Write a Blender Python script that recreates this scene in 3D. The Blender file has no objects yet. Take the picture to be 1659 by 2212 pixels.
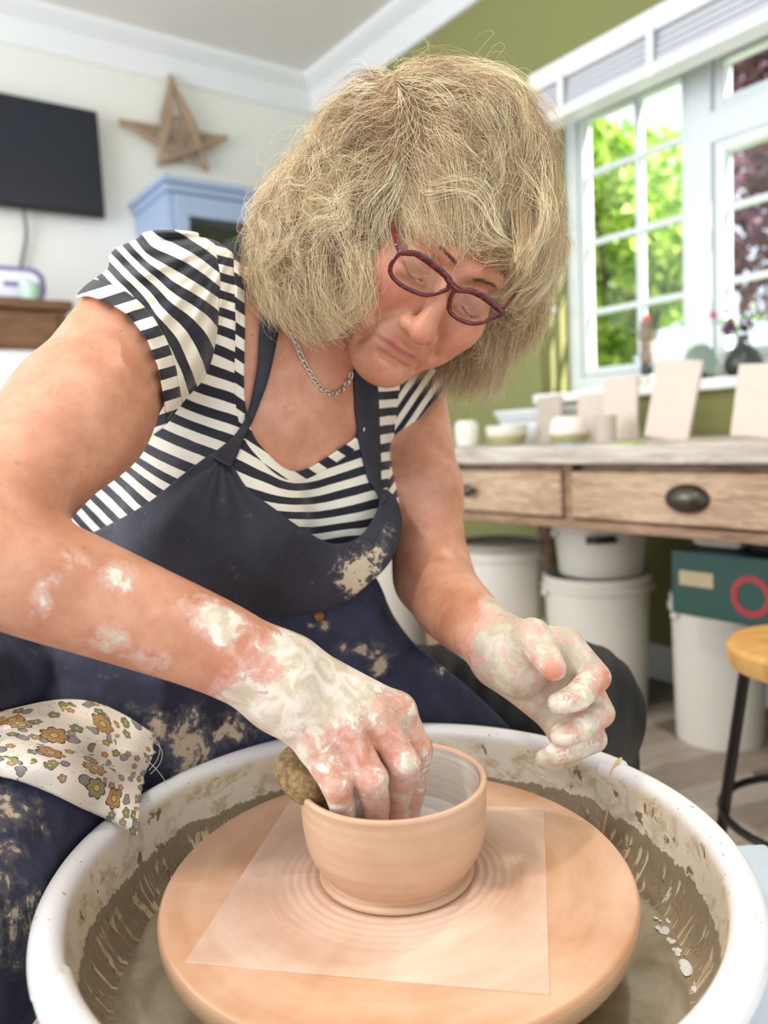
import bpy, bmesh, math, random
import numpy as np
from mathutils import Vector, Matrix
random.seed(7)
rng = np.random.default_rng(7)
Q = 1.0          # mesh fineness
sc = bpy.context.scene
COL = sc.collection

# ------------------------------------------------------------------ camera
FPX, CX, CY, HCAM = 1680.0, 829.5, 1106.0, 0.855
def _basis(pitch, roll):
    p = math.radians(pitch); r = math.radians(roll)
    f = np.array([0, math.cos(p), -math.sin(p)]); x = np.array([1., 0, 0]); u = np.cross(x, f)
    return math.cos(r)*x - math.sin(r)*u, math.sin(r)*x + math.cos(r)*u, f
CAMX, CAMU, CAMF = _basis(5.5, 2.7)
CAMC = np.array([0, 0, HCAM])
ROT = np.stack([CAMX, -CAMU, CAMF], 1)            # measuring frame (right, down, away) -> world
def to_world(c): return CAMC + np.asarray(c, float) @ ROT.T
def c3(px, py, z): return np.array([(px-CX)*z/FPX, (py-CY)*z/FPX, z])
def P(px, py, z): return to_world(c3(px, py, z))
cd = bpy.data.cameras.new('camera'); cam = bpy.data.objects.new('camera', cd); COL.objects.link(cam)
M = Matrix.Identity(4)
for i in range(3):
    M[i][0] = CAMX[i]; M[i][1] = CAMU[i]; M[i][2] = -CAMF[i]; M[i][3] = CAMC[i]
cam.matrix_world = M
cd.sensor_fit = 'HORIZONTAL'; cd.sensor_width = 36.0; cd.lens = 36.0*FPX/1659.0
cd.clip_start = 0.02; cd.clip_end = 200
cd.dof.use_dof = True; cd.dof.focus_distance = 0.62
cd.dof.aperture_fstop = (cd.lens/1000.0)/0.0068
sc.camera = cam

# ------------------------------------------------------------------ light
sc.view_settings.view_transform = 'Standard'
sc.view_settings.look = 'None'
sc.view_settings.gamma = 1.0
sc.view_settings.use_curve_mapping = False
sc.view_settings.exposure = 0.0
w = bpy.data.worlds.new('sky'); sc.world = w; w.use_nodes = True
wn = w.node_tree.nodes; wn['Background'].inputs[0].default_value = (0.80, 0.89, 1.0, 1); wn['Background'].inputs[1].default_value = 1.7
def light(name, kind, loc, target, power, color, **kw):
    ld = bpy.data.lights.new(name, kind); ld.energy = power; ld.color = color
    for k, v in kw.items(): setattr(ld, k, v)
    o = bpy.data.objects.new(name, ld); COL.objects.link(o); o.location = loc
    o.rotation_euler = (Vector(target)-Vector(loc)).to_track_quat('-Z', 'Y').to_euler()
    return o
# the sun stands high over the garden and shines along the window wall
_sd = np.array([-math.sin(math.radians(35.5)), math.cos(math.radians(35.5)), 0])*.75-np.array([math.cos(math.radians(35.5)), math.sin(math.radians(35.5)), 0])*.24+np.array([0, 0, -.62])
light('sun', 'SUN', tuple(np.array([2, 3, 1])-_sd*10), (2, 3, 1), 14.0, (1.0, 0.96, 0.88), angle=0.02)
light('ceiling_panel_light', 'AREA', (-0.2, 0.1, 2.35), (-0.05, 0.6, 0.8), 12, (1.0, 0.95, 0.88), shape='RECTANGLE', size=1.3, size_y=0.9)
light('spot_lamp_light', 'AREA', (0.75, 1.35, 2.3), (0.0, 0.6, 0.65), 12, (1.0, 0.88, 0.74), shape='DISK', size=0.10)
light('spot_lamp_light', 'AREA', (-0.9, -0.2, 2.2), (-0.1, 0.6, 0.7), 11, (1.0, 0.93, 0.84), shape='DISK', size=0.16)
light('back_room_fill_light', 'AREA', (-2.3, 0.9, 1.5), (0.6, 3.2, 1.5), 60, (0.92, 0.96, 1.0), shape='RECTANGLE', size=1.6, size_y=1.6)  # added fill that lifts the back of the room; stands for no known window

# ------------------------------------------------------------------ object helpers
def link(o, parent=None):
    COL.objects.link(o)
    if parent is not None: o.parent = parent
    return o
def tag(o, label=None, cat=None, group=None, kind=None):
    if label: o['label'] = label
    if cat: o['category'] = cat
    if group: o['group'] = group
    if kind: o['kind'] = kind
    return o
def thing(name, label, cat, loc=(0, 0, 0), rotz=0, group=None):
    o = bpy.data.objects.new(name, None); o.empty_display_size = .05
    o.location = [float(v) for v in loc]; o.rotation_euler = (0, 0, rotz); link(o)
    return tag(o, label, cat, group)
def obj(name, bm, mat, parent=None, smooth=True, loc=None):
    me = bpy.data.meshes.new(name)
    bmesh.ops.recalc_face_normals(bm, faces=bm.faces[:])
    bm.to_mesh(me); bm.free()
    if smooth:
        me.polygons.foreach_set('use_smooth', [True]*len(me.polygons))
        me.set_sharp_from_angle(angle=math.radians(40))
    if mat: me.materials.append(mat)
    o = bpy.data.objects.new(name, me); link(o, parent)
    if loc is not None: o.location = loc
    return o
def npmesh(name, V, Fq, mat, parent=None, attrs=None, smooth=True):
    me = bpy.data.meshes.new(name)
    V = np.asarray(V, np.float32); Fq = np.asarray(Fq, np.int32); n = Fq.shape[1]
    me.vertices.add(len(V)); me.vertices.foreach_set('co', V.ravel())
    me.loops.add(Fq.size); me.loops.foreach_set('vertex_index', Fq.ravel())
    me.polygons.add(len(Fq))
    me.polygons.foreach_set('loop_start', np.arange(0, Fq.size, n, dtype=np.int32))
    try: me.polygons.foreach_set('loop_total', np.full(len(Fq), n, np.int32))
    except Exception: pass
    me.update(calc_edges=True)
    if smooth: me.polygons.foreach_set('use_smooth', np.ones(len(Fq), bool))
    for k, v in (attrs or {}).items():
        v = np.asarray(v, np.float32)
        if v.ndim == 1:
            a = me.attributes.new(k, 'FLOAT', 'POINT'); a.data.foreach_set('value', v)
        else:
            a = me.attributes.new(k, 'FLOAT_VECTOR', 'POINT'); a.data.foreach_set('vector', v.ravel())
    if mat: me.materials.append(mat)
    o = bpy.data.objects.new(name, me); link(o, parent)
    return o
def box(bm, c, s, rot=None, bevel=0.0):
    r = bmesh.ops.create_cube(bm, size=1.0)
    vs = r['verts']
    m = Matrix.Translation(Vector([float(v) for v in c])) @ (rot.to_4x4() if rot is not None else Matrix.Identity(4)) @ Matrix.Diagonal((s[0], s[1], s[2], 1))
    bmesh.ops.transform(bm, matrix=m, verts=vs)
    if bevel > 0:
        es = set()
        for v in vs:
            for e in v.link_edges: es.add(e)
        bmesh.ops.bevel(bm, geom=list(es), offset=bevel, segments=2, affect='EDGES', profile=0.5)
def lathe(bm, prof, n=64, c=(0, 0, 0), close=False, a0=0.0, a1=2*math.pi):
    full = abs(a1-a0-2*math.pi) < 1e-6
    m = n if full else n+1
    rings = []
    for r, z in prof:
        rings.append([bm.verts.new((c[0]+r*math.cos(a0+(a1-a0)*k/n), c[1]+r*math.sin(a0+(a1-a0)*k/n), c[2]+z)) for k in range(m)])
    seq = list(zip(rings[:-1], rings[1:]))
    if close: seq.append((rings[-1], rings[0]))
    for A, B in seq:
        for k in range(m if full else m-1):
            k2 = (k+1) % m
            bm.faces.new((A[k], A[k2], B[k2], B[k]))
    if not full and close:
        bm.faces.new([r[0] for r in rings]); bm.faces.new([r[-1] for r in rings][::-1])
    if not close:
        if full and prof[0][0] > 1e-6: bm.faces.new(rings[0][::-1])
        if full and prof[-1][0] > 1e-6: bm.faces.new(rings[-1])
    return rings
def tube(bm, pts, rad, n=10, cap=True, flat=1.0, up=None):
    pts = [Vector([float(a) for a in p]) for p in pts]
    if not hasattr(rad, '__len__'): rad = [rad]*len(pts)
    prev = None; rings = []
    for i, p in enumerate(pts):
        t = (pts[min(i+1, len(pts)-1)]-pts[max(i-1, 0)]).normalized()
        if prev is None:
            a = Vector(up) if up is not None else (Vector((0, 0, 1)) if abs(t.z) < .9 else Vector((1, 0, 0)))
            x = (a - t*a.dot(t)).normalized()
        else:
            x = (prev - t*prev.dot(t)).normalized()
        prev = x; y = t.cross(x)
        rings.append([bm.verts.new(p + x*math.cos(2*math.pi*k/n)*rad[i]*flat + y*math.sin(2*math.pi*k/n)*rad[i]) for k in range(n)])
    for A, B in zip(rings[:-1], rings[1:]):
        for k in range(n): bm.faces.new((A[k], A[(k+1) % n], B[(k+1) % n], B[k]))
    if cap: bm.faces.new(rings[0][::-1]); bm.faces.new(rings[-1])
    return rings
def crom(pts, m=8):
    """smooth curve through points"""
    A = np.asarray(pts, float); n = len(A); out = []
    E = np.vstack([2*A[0]-A[1], A, 2*A[-1]-A[-2]])
    for i in range(n-1):
        p0, p1, p2, p3 = E[i:i+4]
        for t in np.arange(m)/m:
            out.append(.5*((2*p1)+(-p0+p2)*t+(2*p0-5*p1+4*p2-p3)*t*t+(-p0+3*p1-3*p2+p3)*t**3))
    out.append(A[-1]); return np.array(out)

# ------------------------------------------------------------------ material helpers
class NT:
    def __init__(s, name, rough=.6, **kw):
        s.m = bpy.data.materials.new(name); s.m.use_nodes = True; s.t = s.m.node_tree; s.n = s.t.nodes
        s.b = s.n['Principled BSDF']; s.b.inputs['Roughness'].default_value = rough
        for k, v in kw.items(): s.b.inputs[k].default_value = v
    def node(s, t, **kw):
        n = s.n.new(t)
        for k, v in kw.items(): setattr(n, k, v)
        return n
    def L(s, a, b): s.t.links.new(a, b)
    def put(s, sock, v):
        if hasattr(v, 'is_output') or isinstance(v, bpy.types.NodeSocket): s.L(v, sock)
        elif isinstance(v, (tuple, list)):
            sock.default_value = tuple(v)+((1,) if len(v) == 3 and sock.type == 'RGBA' else ())
        else: sock.default_value = v
    def co(s, kind='Object'): return s.node('ShaderNodeTexCoord').outputs[kind]
    def attr(s, name, vec=False):
        n = s.node('ShaderNodeAttribute'); n.attribute_name = name
        return n.outputs['Vector' if vec else 'Fac']
    def math(s, op, a, b=0.0, c=0.0, clamp=False):
        n = s.node('ShaderNodeMath', operation=op, use_clamp=clamp); s.put(n.inputs[0], a); s.put(n.inputs[1], b); s.put(n.inputs[2], c); return n.outputs[0]
    def vmath(s, op, a, b=(0, 0, 0), out=0):
        n = s.node('ShaderNodeVectorMath', operation=op); s.put(n.inputs[0], a); s.put(n.inputs[1], b); return n.outputs[out]
    def noise(s, vec, scale, detail=4, rough=.55, dist=0.0, out='Fac'):
        n = s.node('ShaderNodeTexNoise'); s.put(n.inputs['Vector'], vec); n.inputs['Scale'].default_value = scale
        n.inputs['Detail'].default_value = detail; n.inputs['Roughness'].default_value = rough; n.inputs['Distortion'].default_value = dist
        return n.outputs[out]
    def vor(s, vec, scale, feature='F1', rnd=1.0):
        n = s.node('ShaderNodeTexVoronoi', feature=feature); s.put(n.inputs['Vector'], vec); n.inputs['Scale'].default_value = scale
        n.inputs['Randomness'].default_value = rnd; return n
    def scale(s, vec, v):
        n = s.node('ShaderNodeMapping'); s.put(n.inputs[0], vec); n.inputs['Scale'].default_value = v; return n.outputs[0]
    def ss(s, x, lo, hi):
        n = s.node('ShaderNodeMapRange', interpolation_type='SMOOTHSTEP'); s.put(n.inputs[0], x); n.inputs[1].default_value = lo; n.inputs[2].default_value = hi; return n.outputs[0]
    def mix(s, f, a, b):
        n = s.node('ShaderNodeMix', data_type='RGBA'); s.put(n.inputs[0], f); s.put(n.inputs[6], a); s.put(n.inputs[7], b); return n.outputs[2]
    def sep(s, v):
        n = s.node('ShaderNodeSeparateXYZ'); s.put(n.inputs[0], v); return n.outputs
    def comb(s, x, y, z=0.0):
        n = s.node('ShaderNodeCombineXYZ'); s.put(n.inputs[0], x); s.put(n.inputs[1], y); s.put(n.inputs[2], z); return n.outputs[0]
    def bump(s, h, strength=.3, dist=.002, normal=None):
        n = s.node('ShaderNodeBump'); n.inputs['Strength'].default_value = strength; n.inputs['Distance'].default_value = dist
        s.put(n.inputs['Height'], h)
        if normal is not None: s.L(normal, n.inputs['Normal'])
        return n.outputs[0]
    def set(s, **kw):
        for k, v in kw.items(): s.put(s.b.inputs[k.replace('_', ' ')], v)
        return s.m
def srgb(r, g, b):
    return tuple(((c/255)/12.92 if c/255 <= .04045 else ((c/255+.055)/1.055)**2.4) for c in (r, g, b))
def plain(name, col, rough=.5, var=.08, scale=12, bump=0.0, metal=0.0, **kw):
    t = NT(name, rough, Metallic=metal, **kw); n = t.noise(t.co(), scale, 5)
    d = tuple(c*(1-var*2) for c in col); l = tuple(min(1, c*(1+var)) for c in col)
    t.set(Base_Color=t.mix(n, d, l))
    if bump: t.set(Normal=t.bump(t.noise(t.co(), scale*6, 6), bump, .002))
    return t.m
def wood(name, c1, c2, scale=6, axis=(1, 1, .1), rough=.6, bump=.2):
    t = NT(name, rough); v = t.scale(t.co(), tuple(a*scale for a in axis))
    n = t.noise(v, 3, 8, .6, 1.2); m = t.noise(t.co(), 3, 3)
    f = t.math('MULTIPLY_ADD', n, .8, t.math('MULTIPLY', m, .3), clamp=True)
    t.set(Base_Color=t.mix(t.ss(f, .3, .8), c1, c2), Normal=t.bump(n, bump, .003)); return t.m
# ------------------------------------------------------------------ smooth solid modelling (fields -> surface mesh)
def unit(v): v = np.asarray(v, float); return v/np.linalg.norm(v)
class Field:
    def __init__(s): s.ops = []
    def cone(s, a, b, ra, rb=None, k=.012, op='u', flat=None):
        """tapered limb between a and b; flat=(axis, factor) flattens its section"""
        rb = ra if rb is None else rb; a = np.asarray(a, float); b = np.asarray(b, float); R = max(ra, rb)*(1.0 if flat is None else max(1, flat[1]))
        s.ops.append((op, k, np.minimum(a, b)-R, np.maximum(a, b)+R, 'cone', (a, b, ra, rb, flat))); return s
    def chain(s, pts, rs, k=.008, op='u', m=1, flat=None):
        """several cones in a row as one even limb (m>1: smoothed path)"""
        pts = np.asarray(pts, float); rs = np.asarray(rs, float)
        if m > 1:
            t = crom(np.hstack([pts, rs[:, None]]), m); pts, rs = t[:, :3], t[:, 3]
        R = rs.max()*(1.0 if flat is None else max(1, flat[1]))
        s.ops.append((op, k, pts.min(0)-R, pts.max(0)+R, 'chain', (pts, rs, flat))); return s
    def ell(s, c, r, ax=None, k=.015, op='u'):
        c = np.asarray(c, float); r = np.asarray(r, float)*np.ones(3); ax = np.eye(3) if ax is None else np.asarray(ax, float)
        e = np.sqrt(((ax*r[:, None])**2).sum(0))
        s.ops.append((op, k, c-e, c+e, 'ell', (c, r, ax))); return s
    def copy(s): f = Field(); f.ops = list(s.ops); return f
    def near(s, lo, hi, m=.0):
        return [o for o in s.ops if np.all(o[2]-o[1]-m <= hi) and np.all(o[3]+o[1]+m >= lo)]
    def ev(s, p, ops=None):
        x, y, z = p[..., 0], p[..., 1], p[..., 2]
        d = np.full(x.shape, 1.0, np.float32)
        for op, k, lo, hi, kind, a in (s.ops if ops is None else ops):
            if kind in ('cone', 'chain'):
              e = None
              segs = [a] if kind == 'cone' else [(a[0][i], a[0][i+1], a[1][i], a[1][i+1], a[2]) for i in range(len(a[0])-1)]
              for A, B, ra, rb, flat in segs:
                v = (B-A).astype(np.float32); vv = float(v@v)
                px, py, pz = x-np.float32(A[0]), y-np.float32(A[1]), z-np.float32(A[2])
                if vv > 1e-12: h = np.clip((px*v[0]+py*v[1]+pz*v[2])/vv, 0, 1)
                else: h = np.zeros_like(px)
                qx, qy, qz = px-v[0]*h, py-v[1]*h, pz-v[2]*h
                if flat is not None:
                    n = np.asarray(flat[0], np.float32); f = flat[1]; t = (qx*n[0]+qy*n[1]+qz*n[2])*np.float32(1/f-1)
                    qx, qy, qz = qx+t*n[0], qy+t*n[1], qz+t*n[2]
                e1 = np.sqrt(qx*qx+qy*qy+qz*qz)-(ra+(rb-ra)*h)
                if flat is not None: e1 = e1*min(1.0, flat[1])
                e = e1 if e is None else np.minimum(e, e1)
            else:
                c, r, ax = a
                dx, dy, dz = x-np.float32(c[0]), y-np.float32(c[1]), z-np.float32(c[2])
                k0 = 0; k1 = 0
                for i in range(3):
                    t = dx*np.float32(ax[i][0])+dy*np.float32(ax[i][1])+dz*np.float32(ax[i][2])
                    u = t/np.float32(r[i]); k0 = k0+u*u; q = u/np.float32(r[i]); k1 = k1+q*q
                k0 = np.sqrt(k0); k1 = np.sqrt(k1)+1e-9
                e = k0*(k0-1)/k1
            e = e.astype(np.float32)
            if op == 'u':
                h = np.clip(.5+.5*(d-e)/k, 0, 1); d = d+(e-d)*h-k*h*(1-h)
            else:   # carve
                h = np.clip(.5-.5*(d+e)/k, 0, 1); d = d+(-e-d)*h+k*h*(1-h)
        return d
def mesh_field(fn, lo, hi, cell, band=None, N=30):
    """fn(p, lo, hi) -> distance.  Surface nets over the blocks that hold surface."""
    cell = cell/Q
    B = cell*N; lo = np.asarray(lo, float); hi = np.asarray(hi, float)
    nb = np.ceil((hi-lo)/B).astype(int)
    allv = []; allk = []; allq = []
    g = np.arange(-1, N+1, dtype=np.float32)*cell
    half = B*.5*math.sqrt(3)
    for i in range(nb[0]):
        for j in range(nb[1]):
            for k in range(nb[2]):
                o = lo+np.array([i, j, k])*B; c = (o+B/2)
                dc = fn(c[None, :].astype(np.float32), o-2*cell, o+B+2*cell)
                if dc is None or abs(float(dc[0])) > half*1.35+.012: continue
                X, Y, Z = np.meshgrid(g+np.float32(o[0]), g+np.float32(o[1]), g+np.float32(o[2]), indexing='ij')
                p = np.stack([X, Y, Z], -1)
                D = fn(p, o-2*cell, o+B+2*cell)
                s = D < 0
                if s.all() or not s.any(): continue
                # cells
                cnt = np.zeros((N+1,)*3, np.int8)
                for a in (0, 1):
                    for b in (0, 1):
                        for e in (0, 1): cnt += s[a:N+1+a, b:N+1+b, e:N+1+e]
                act = (cnt > 0) & (cnt < 8)
                ci = np.argwhere(act)
                if len(ci) == 0: continue
                acc = np.zeros((len(ci), 3)); num = np.zeros(len(ci))
                for ax in range(3):
                    for u in (0, 1):
                        for v in (0, 1):
                            off = np.zeros(3, int); oth = [q for q in range(3) if q != ax]; off[oth[0]] = u; off[oth[1]] = v
                            a = ci+off; b = a.copy(); b[:, ax] += 1
                            da = D[a[:, 0], a[:, 1], a[:, 2]]; db = D[b[:, 0], b[:, 1], b[:, 2]]
                            m = (da < 0) != (db < 0)
                            t = np.where(m, da/np.where(m, da-db, 1), 0)
                            pp = a.astype(float); pp[:, ax] += t
                            acc += pp*m[:, None]; num += m
                vpos = acc/num[:, None]
                allv.append(o+(vpos-1)*cell)
                gk = ci+np.array([i, j, k])*N
                allk.append((gk[:, 0]*100000+gk[:, 1])*100000+gk[:, 2])
                def key(a):
                    a = a+np.array([i, j, k])*N; return (a[:, 0]*100000+a[:, 1])*100000+a[:, 2]
                for ax in range(3):
                    sl0 = [slice(1, N+1)]*3; sl1 = [slice(1, N+1)]*3; sl1[ax] = slice(2, N+2)
                    a = s[tuple(sl0)]; b = s[tuple(sl1)]
                    e = np.argwhere(a != b)
                    if len(e) == 0: continue
                    sg = a[e[:, 0], e[:, 1], e[:, 2]]; e = e+1
                    o1, o2 = [(1, 2), (2, 0), (0, 1)][ax]
                    q = []
                    for u, v in ((1, 1), (0, 1), (0, 0), (1, 0)):
                        f = e.copy(); f[:, o1] -= u; f[:, o2] -= v; q.append(key(f))
                    q = np.stack(q, 1); q[~sg] = q[~sg][:, ::-1]
                    allq.append(q)
    V = np.concatenate(allv); K = np.concatenate(allk); Qd = np.concatenate(allq)
    uk, first = np.unique(K, return_index=True)
    V = V[first]
    idx = np.searchsorted(uk, Qd); idx[idx >= len(uk)] = 0
    ok = (uk[idx] == Qd).all(1)
    Qi = idx[ok]
    # relax once along the surface
    for it in range(2):
        A = np.zeros_like(V); n = np.zeros(len(V))
        for a in range(4):
            b = (a+1) % 4
            np.add.at(A, Qi[:, a], V[Qi[:, b]]); np.add.at(n, Qi[:, a], 1)
            np.add.at(A, Qi[:, b], V[Qi[:, a]]); np.add.at(n, Qi[:, b], 1)
        m = n > 0; W = V.copy(); W[m] = A[m]/n[m][:, None]
        V = V+.45*(W-V)
    return V, Qi
def biggest(V, Qi):
    """keep the largest connected piece"""
    lab = np.arange(len(V))
    for _ in range(400):
        m = lab[Qi].min(1); new = lab.copy()
        for a in range(4): np.minimum.at(new, Qi[:, a], m)
        new = new[new]
        if (new == lab).all(): break
        lab = new
    u, c = np.unique(lab[Qi[:, 0]], return_counts=True); Qk = Qi[lab[Qi[:, 0]] == u[c.argmax()]]
    used = np.unique(Qk); re_ = np.zeros(len(V), int); re_[used] = np.arange(len(used)); return V[used], re_[Qk]
def fieldfn(F, off=0.0, disp=None):
    def fn(p, lo, hi):
        ops = F.near(lo, hi, .03+abs(off))
        if not ops: return None
        d = F.ev(p, ops)-off
        if disp is not None:
            if d.size > 1:
                m = np.abs(d) < .022
                if m.any(): d[m] = d[m]-disp(p[m])
            else: d = d-disp(p)
        return d
    return fn
def poly_sd(px, py, poly):
    """signed distance (neg inside) of points to a closed polygon, in pixels"""
    poly = np.asarray(poly, np.float32); d = np.full(px.shape, 1e12, np.float32); s = np.zeros(px.shape, bool)
    n = len(poly)
    for i in range(n):
        a = poly[i]; b = poly[(i+1) % n]; e = b-a; wx = px-a[0]; wy = py-a[1]
        t = np.clip((wx*e[0]+wy*e[1])/max(float(e@e), 1e-9), 0, 1)
        dx = wx-e[0]*t; dy = wy-e[1]*t; d = np.minimum(d, dx*dx+dy*dy)
        c = (a[1] > py) != (b[1] > py)
        if abs(float(e[1])) > 1e-9:
            s ^= c & (px < e[0]*(py-a[1])/e[1]+a[0])
    d = np.sqrt(d); return np.where(s, -d, d)
def tps(ctrl, vals, smooth=0.0):
    """smooth interpolating function of 2-D points"""
    C = np.asarray(ctrl, float)/1000; v = np.asarray(vals, float); n = len(C)
    def U(r2): return np.where(r2 > 0, r2*np.log(np.maximum(r2, 1e-20)), 0)
    K = U(((C[:, None]-C[None])**2).sum(-1))+np.eye(n)*smooth
    Pm = np.hstack([np.ones((n, 1)), C]); A = np.zeros((n+3, n+3)); A[:n, :n] = K; A[:n, n:] = Pm; A[n:, :n] = Pm.T
    w = np.linalg.solve(A, np.r_[v, 0, 0, 0])
    def f(x, y):
        x = np.asarray(x, float)/1000; y = np.asarray(y, float)/1000; out = w[n]+w[n+1]*x+w[n+2]*y
        for i in range(n): out = out+w[i]*U((x-C[i, 0])**2+(y-C[i, 1])**2)
        return out
    return f
def pix(V): return CX+FPX*V[:, 0]/V[:, 2], CY+FPX*V[:, 1]/V[:, 2]
def vnoise(V, scale, seed=0):
    """cheap smooth noise for relief"""
    r = np.random.default_rng(seed); out = 0; amp = 1; tot = 0
    for o in range(4):
        for _ in range(3):
            d = r.normal(size=3); d /= np.linalg.norm(d); ph = r.uniform(0, 6.28)
            out = out+amp*np.sin((V @ d.astype(V.dtype))*scale*(1.9**o)+ph); tot += amp
        amp *= .55
    return out/tot*1.7
# ------------------------------------------------------------------ room
_a = math.radians(35.5)
D1 = np.array([-math.sin(_a), math.cos(_a), 0]); N1 = np.array([math.cos(_a), math.sin(_a), 0])
RZ = math.radians(90+35.5)        # local x of a rotated thing points along D1
def NW(s, n, h=0.0): return D1*s+N1*n+np.array([0, 0, h])
WN, WD, CEIL = 2.22, 3.55, 2.65
def rotz(a): return Matrix.Rotation(a, 3, 'Z')
ROOMROT = rotz(RZ)
def nbox(bm, s0, s1, n0, n1, h0, h1, bevel=0.0):
    """box with faces along the room's own directions"""
    box(bm, NW((s0+s1)/2, (n0+n1)/2, (h0+h1)/2), (abs(s1-s0), abs(n1-n0), abs(h1-h0)), ROOMROT, bevel)
def struct(name, bm, m, parent=None, smooth=False):
    o = obj(name, bm, m, parent, smooth)
    if parent is None: o['kind'] = 'structure'
    return o
m_green = plain('green_wall_paint', srgb(136, 137, 84), .8, .03, 3)
m_white = plain('cream_wall_paint', srgb(236, 235, 226), .8, .02, 3)
m_ceil = plain('ceiling_paint', srgb(238, 234, 229), .85, .02, 3)
m_trim = plain('white_gloss', srgb(240, 242, 242), .35, .02, 5)
m_floor = plain('floor_base', srgb(120, 106, 92), .6, .1, 10)

bm = bmesh.new()
OS0, OS1, OH0, OH1 = .15, 2.054, .985, 2.06
nbox(bm, OS1, 3.75, WN, WN+.22, 0, CEIL); nbox(bm, -2.6, OS0, WN, WN+.22, 0, CEIL)
nbox(bm, OS0, OS1, WN, WN+.22, 0, OH0); nbox(bm, OS0, OS1, WN, WN+.22, OH1, CEIL)
struct('wall_right', bm, m_green)
bm = bmesh.new(); nbox(bm, WD, WD+.2, -2.9, WN, 0, CEIL); struct('wall_back', bm, m_white)
bm = bmesh.new(); nbox(bm, -2.6, WD+.2, -2.9, WN+.22, CEIL, CEIL+.25); struct('ceiling', bm, m_ceil)
bm = bmesh.new(); nbox(bm, -2.6, WD+.2, -2.9, WN+.22, -.08, -.004); fl = struct('floor', bm, m_floor)
# floor planks that can be told apart (right of the wheel), laid slantwise
m_plank = [wood('plank_wood_%d' % i, srgb(*c1), srgb(*c2), 3, (1, 6, 1), .45, .15) for i, (c1, c2) in enumerate([((150, 135, 120), (186, 172, 156)), ((136, 121, 107), (170, 155, 140)), ((162, 148, 134), (196, 184, 170))])]
pm = []
for i in range(3):
    b = bmesh.new(); box(b, (0, 0, 0), (.60, .118, .012), None, .0015); me = bpy.data.meshes.new('plank'); b.to_mesh(me); b.free(); me.materials.append(m_plank[i]); pm.append(me)
k = 0
for i in range(-24, 30):
    for j in range(-5, 8):
        a = .05+i*.12; b_ = -.35+j*.603+(i % 3)*.2
        c = np.array([.35, 1.0, 0])+np.array([math.cos(.35), math.sin(.35), 0])*b_+np.array([-math.sin(.35), math.cos(.35), 0])*a
        if c @ N1 > WN-.32 or c @ D1 > WD-.33 or c[0] < -1.3 or c[1] < .75 or c[0] > 2.2 or c @ N1 < -.2: continue
        o = bpy.data.objects.new('plank', pm[(i*7+j*3+k) % 3]); link(o, fl); o.location = (c[0], c[1], -.0005); o.rotation_euler = (0, 0, .35); k += 1
# cornices and skirting
def cornice(name, f):
    bm = bmesh.new(); prof = [(0, 0), (0, .14), (.02, .14), (.035, .115), (.07, .06), (.11, .035), (.13, .02), (.13, 0)]
    f(bm, prof); struct(name, bm, m_trim)
def prism(bm, A, B, out, prof):
    ra = []; rb = []
    for o_, d in prof:
        ra.append(bm.verts.new(A+out*o_-np.array([0, 0, d]))); rb.append(bm.verts.new(B+out*o_-np.array([0, 0, d])))
    n = len(prof)
    for i in range(n): bm.faces.new((ra[i], ra[(i+1) % n], rb[(i+1) % n], rb[i]))
    bm.faces.new(ra); bm.faces.new(rb[::-1])
cornice('trim_1', lambda bm, pr: prism(bm, NW(-2.6, WN, CEIL), NW(WD, WN, CEIL), -N1, pr))
cornice('trim_2', lambda bm, pr: prism(bm, NW(WD, -2.9, CEIL), NW(WD, WN, CEIL), -D1, pr))
bm = bmesh.new(); nbox(bm, -2.6, WD, WN-.018, WN, 0, .12, .004); struct('baseboard_right', bm, m_trim)
bm = bmesh.new(); nbox(bm, WD-.018, WD, -2.9, WN, 0, .12, .004); struct('baseboard_back', bm, m_trim)

# window: frame, sashes, glazing bars, panes
m_upvc = plain('white_window_frame', srgb(228, 234, 236), .35, .01, 5)
m_glass = bpy.data.materials.new('window_glass'); m_glass.use_nodes = True
_n = m_glass.node_tree.nodes; _n.clear()
_o = _n.new('ShaderNodeOutputMaterial'); _t1 = _n.new('ShaderNodeBsdfTransparent'); _t2 = _n.new('ShaderNodeBsdfGlossy'); _mx = _n.new('ShaderNodeMixShader'); _t2.inputs['Roughness'].default_value = .03; _mx.inputs[0].default_value = .05
m_glass.node_tree.links.new(_t1.outputs[0], _mx.inputs[1]); m_glass.node_tree.links.new(_t2.outputs[0], _mx.inputs[2]); m_glass.node_tree.links.new(_mx.outputs[0], _o.inputs[0])
win = thing('window_1', None, None, NW(1.1, 2.41, 1.5)); win['kind'] = 'structure'
def wpart(name, bm, m, smooth=False):
    o = obj(name, bm, m, win, smooth); o.matrix_parent_inverse = Matrix.Translation(-win.location); return o
FN0, FN1 = 2.385, 2.44
bm = bmesh.new()
nbox(bm, 2.0, OS1, FN0, FN1, OH0, OH1); nbox(bm, OS0, .21, FN0, FN1, OH0, OH1)
nbox(bm, .21, 2.0, FN0, FN1, OH0, 1.045); nbox(bm, .21, 2.0, FN0, FN1, OH1-.05, OH1)
nbox(bm, 1.455, 1.535, FN0-.01, FN1, 1.04, OH1-.05, .004); nbox(bm, .74, .80, FN0-.01, FN1, 1.04, OH1-.05, .004)
wpart('window_frame', bm, m_upvc)
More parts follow.
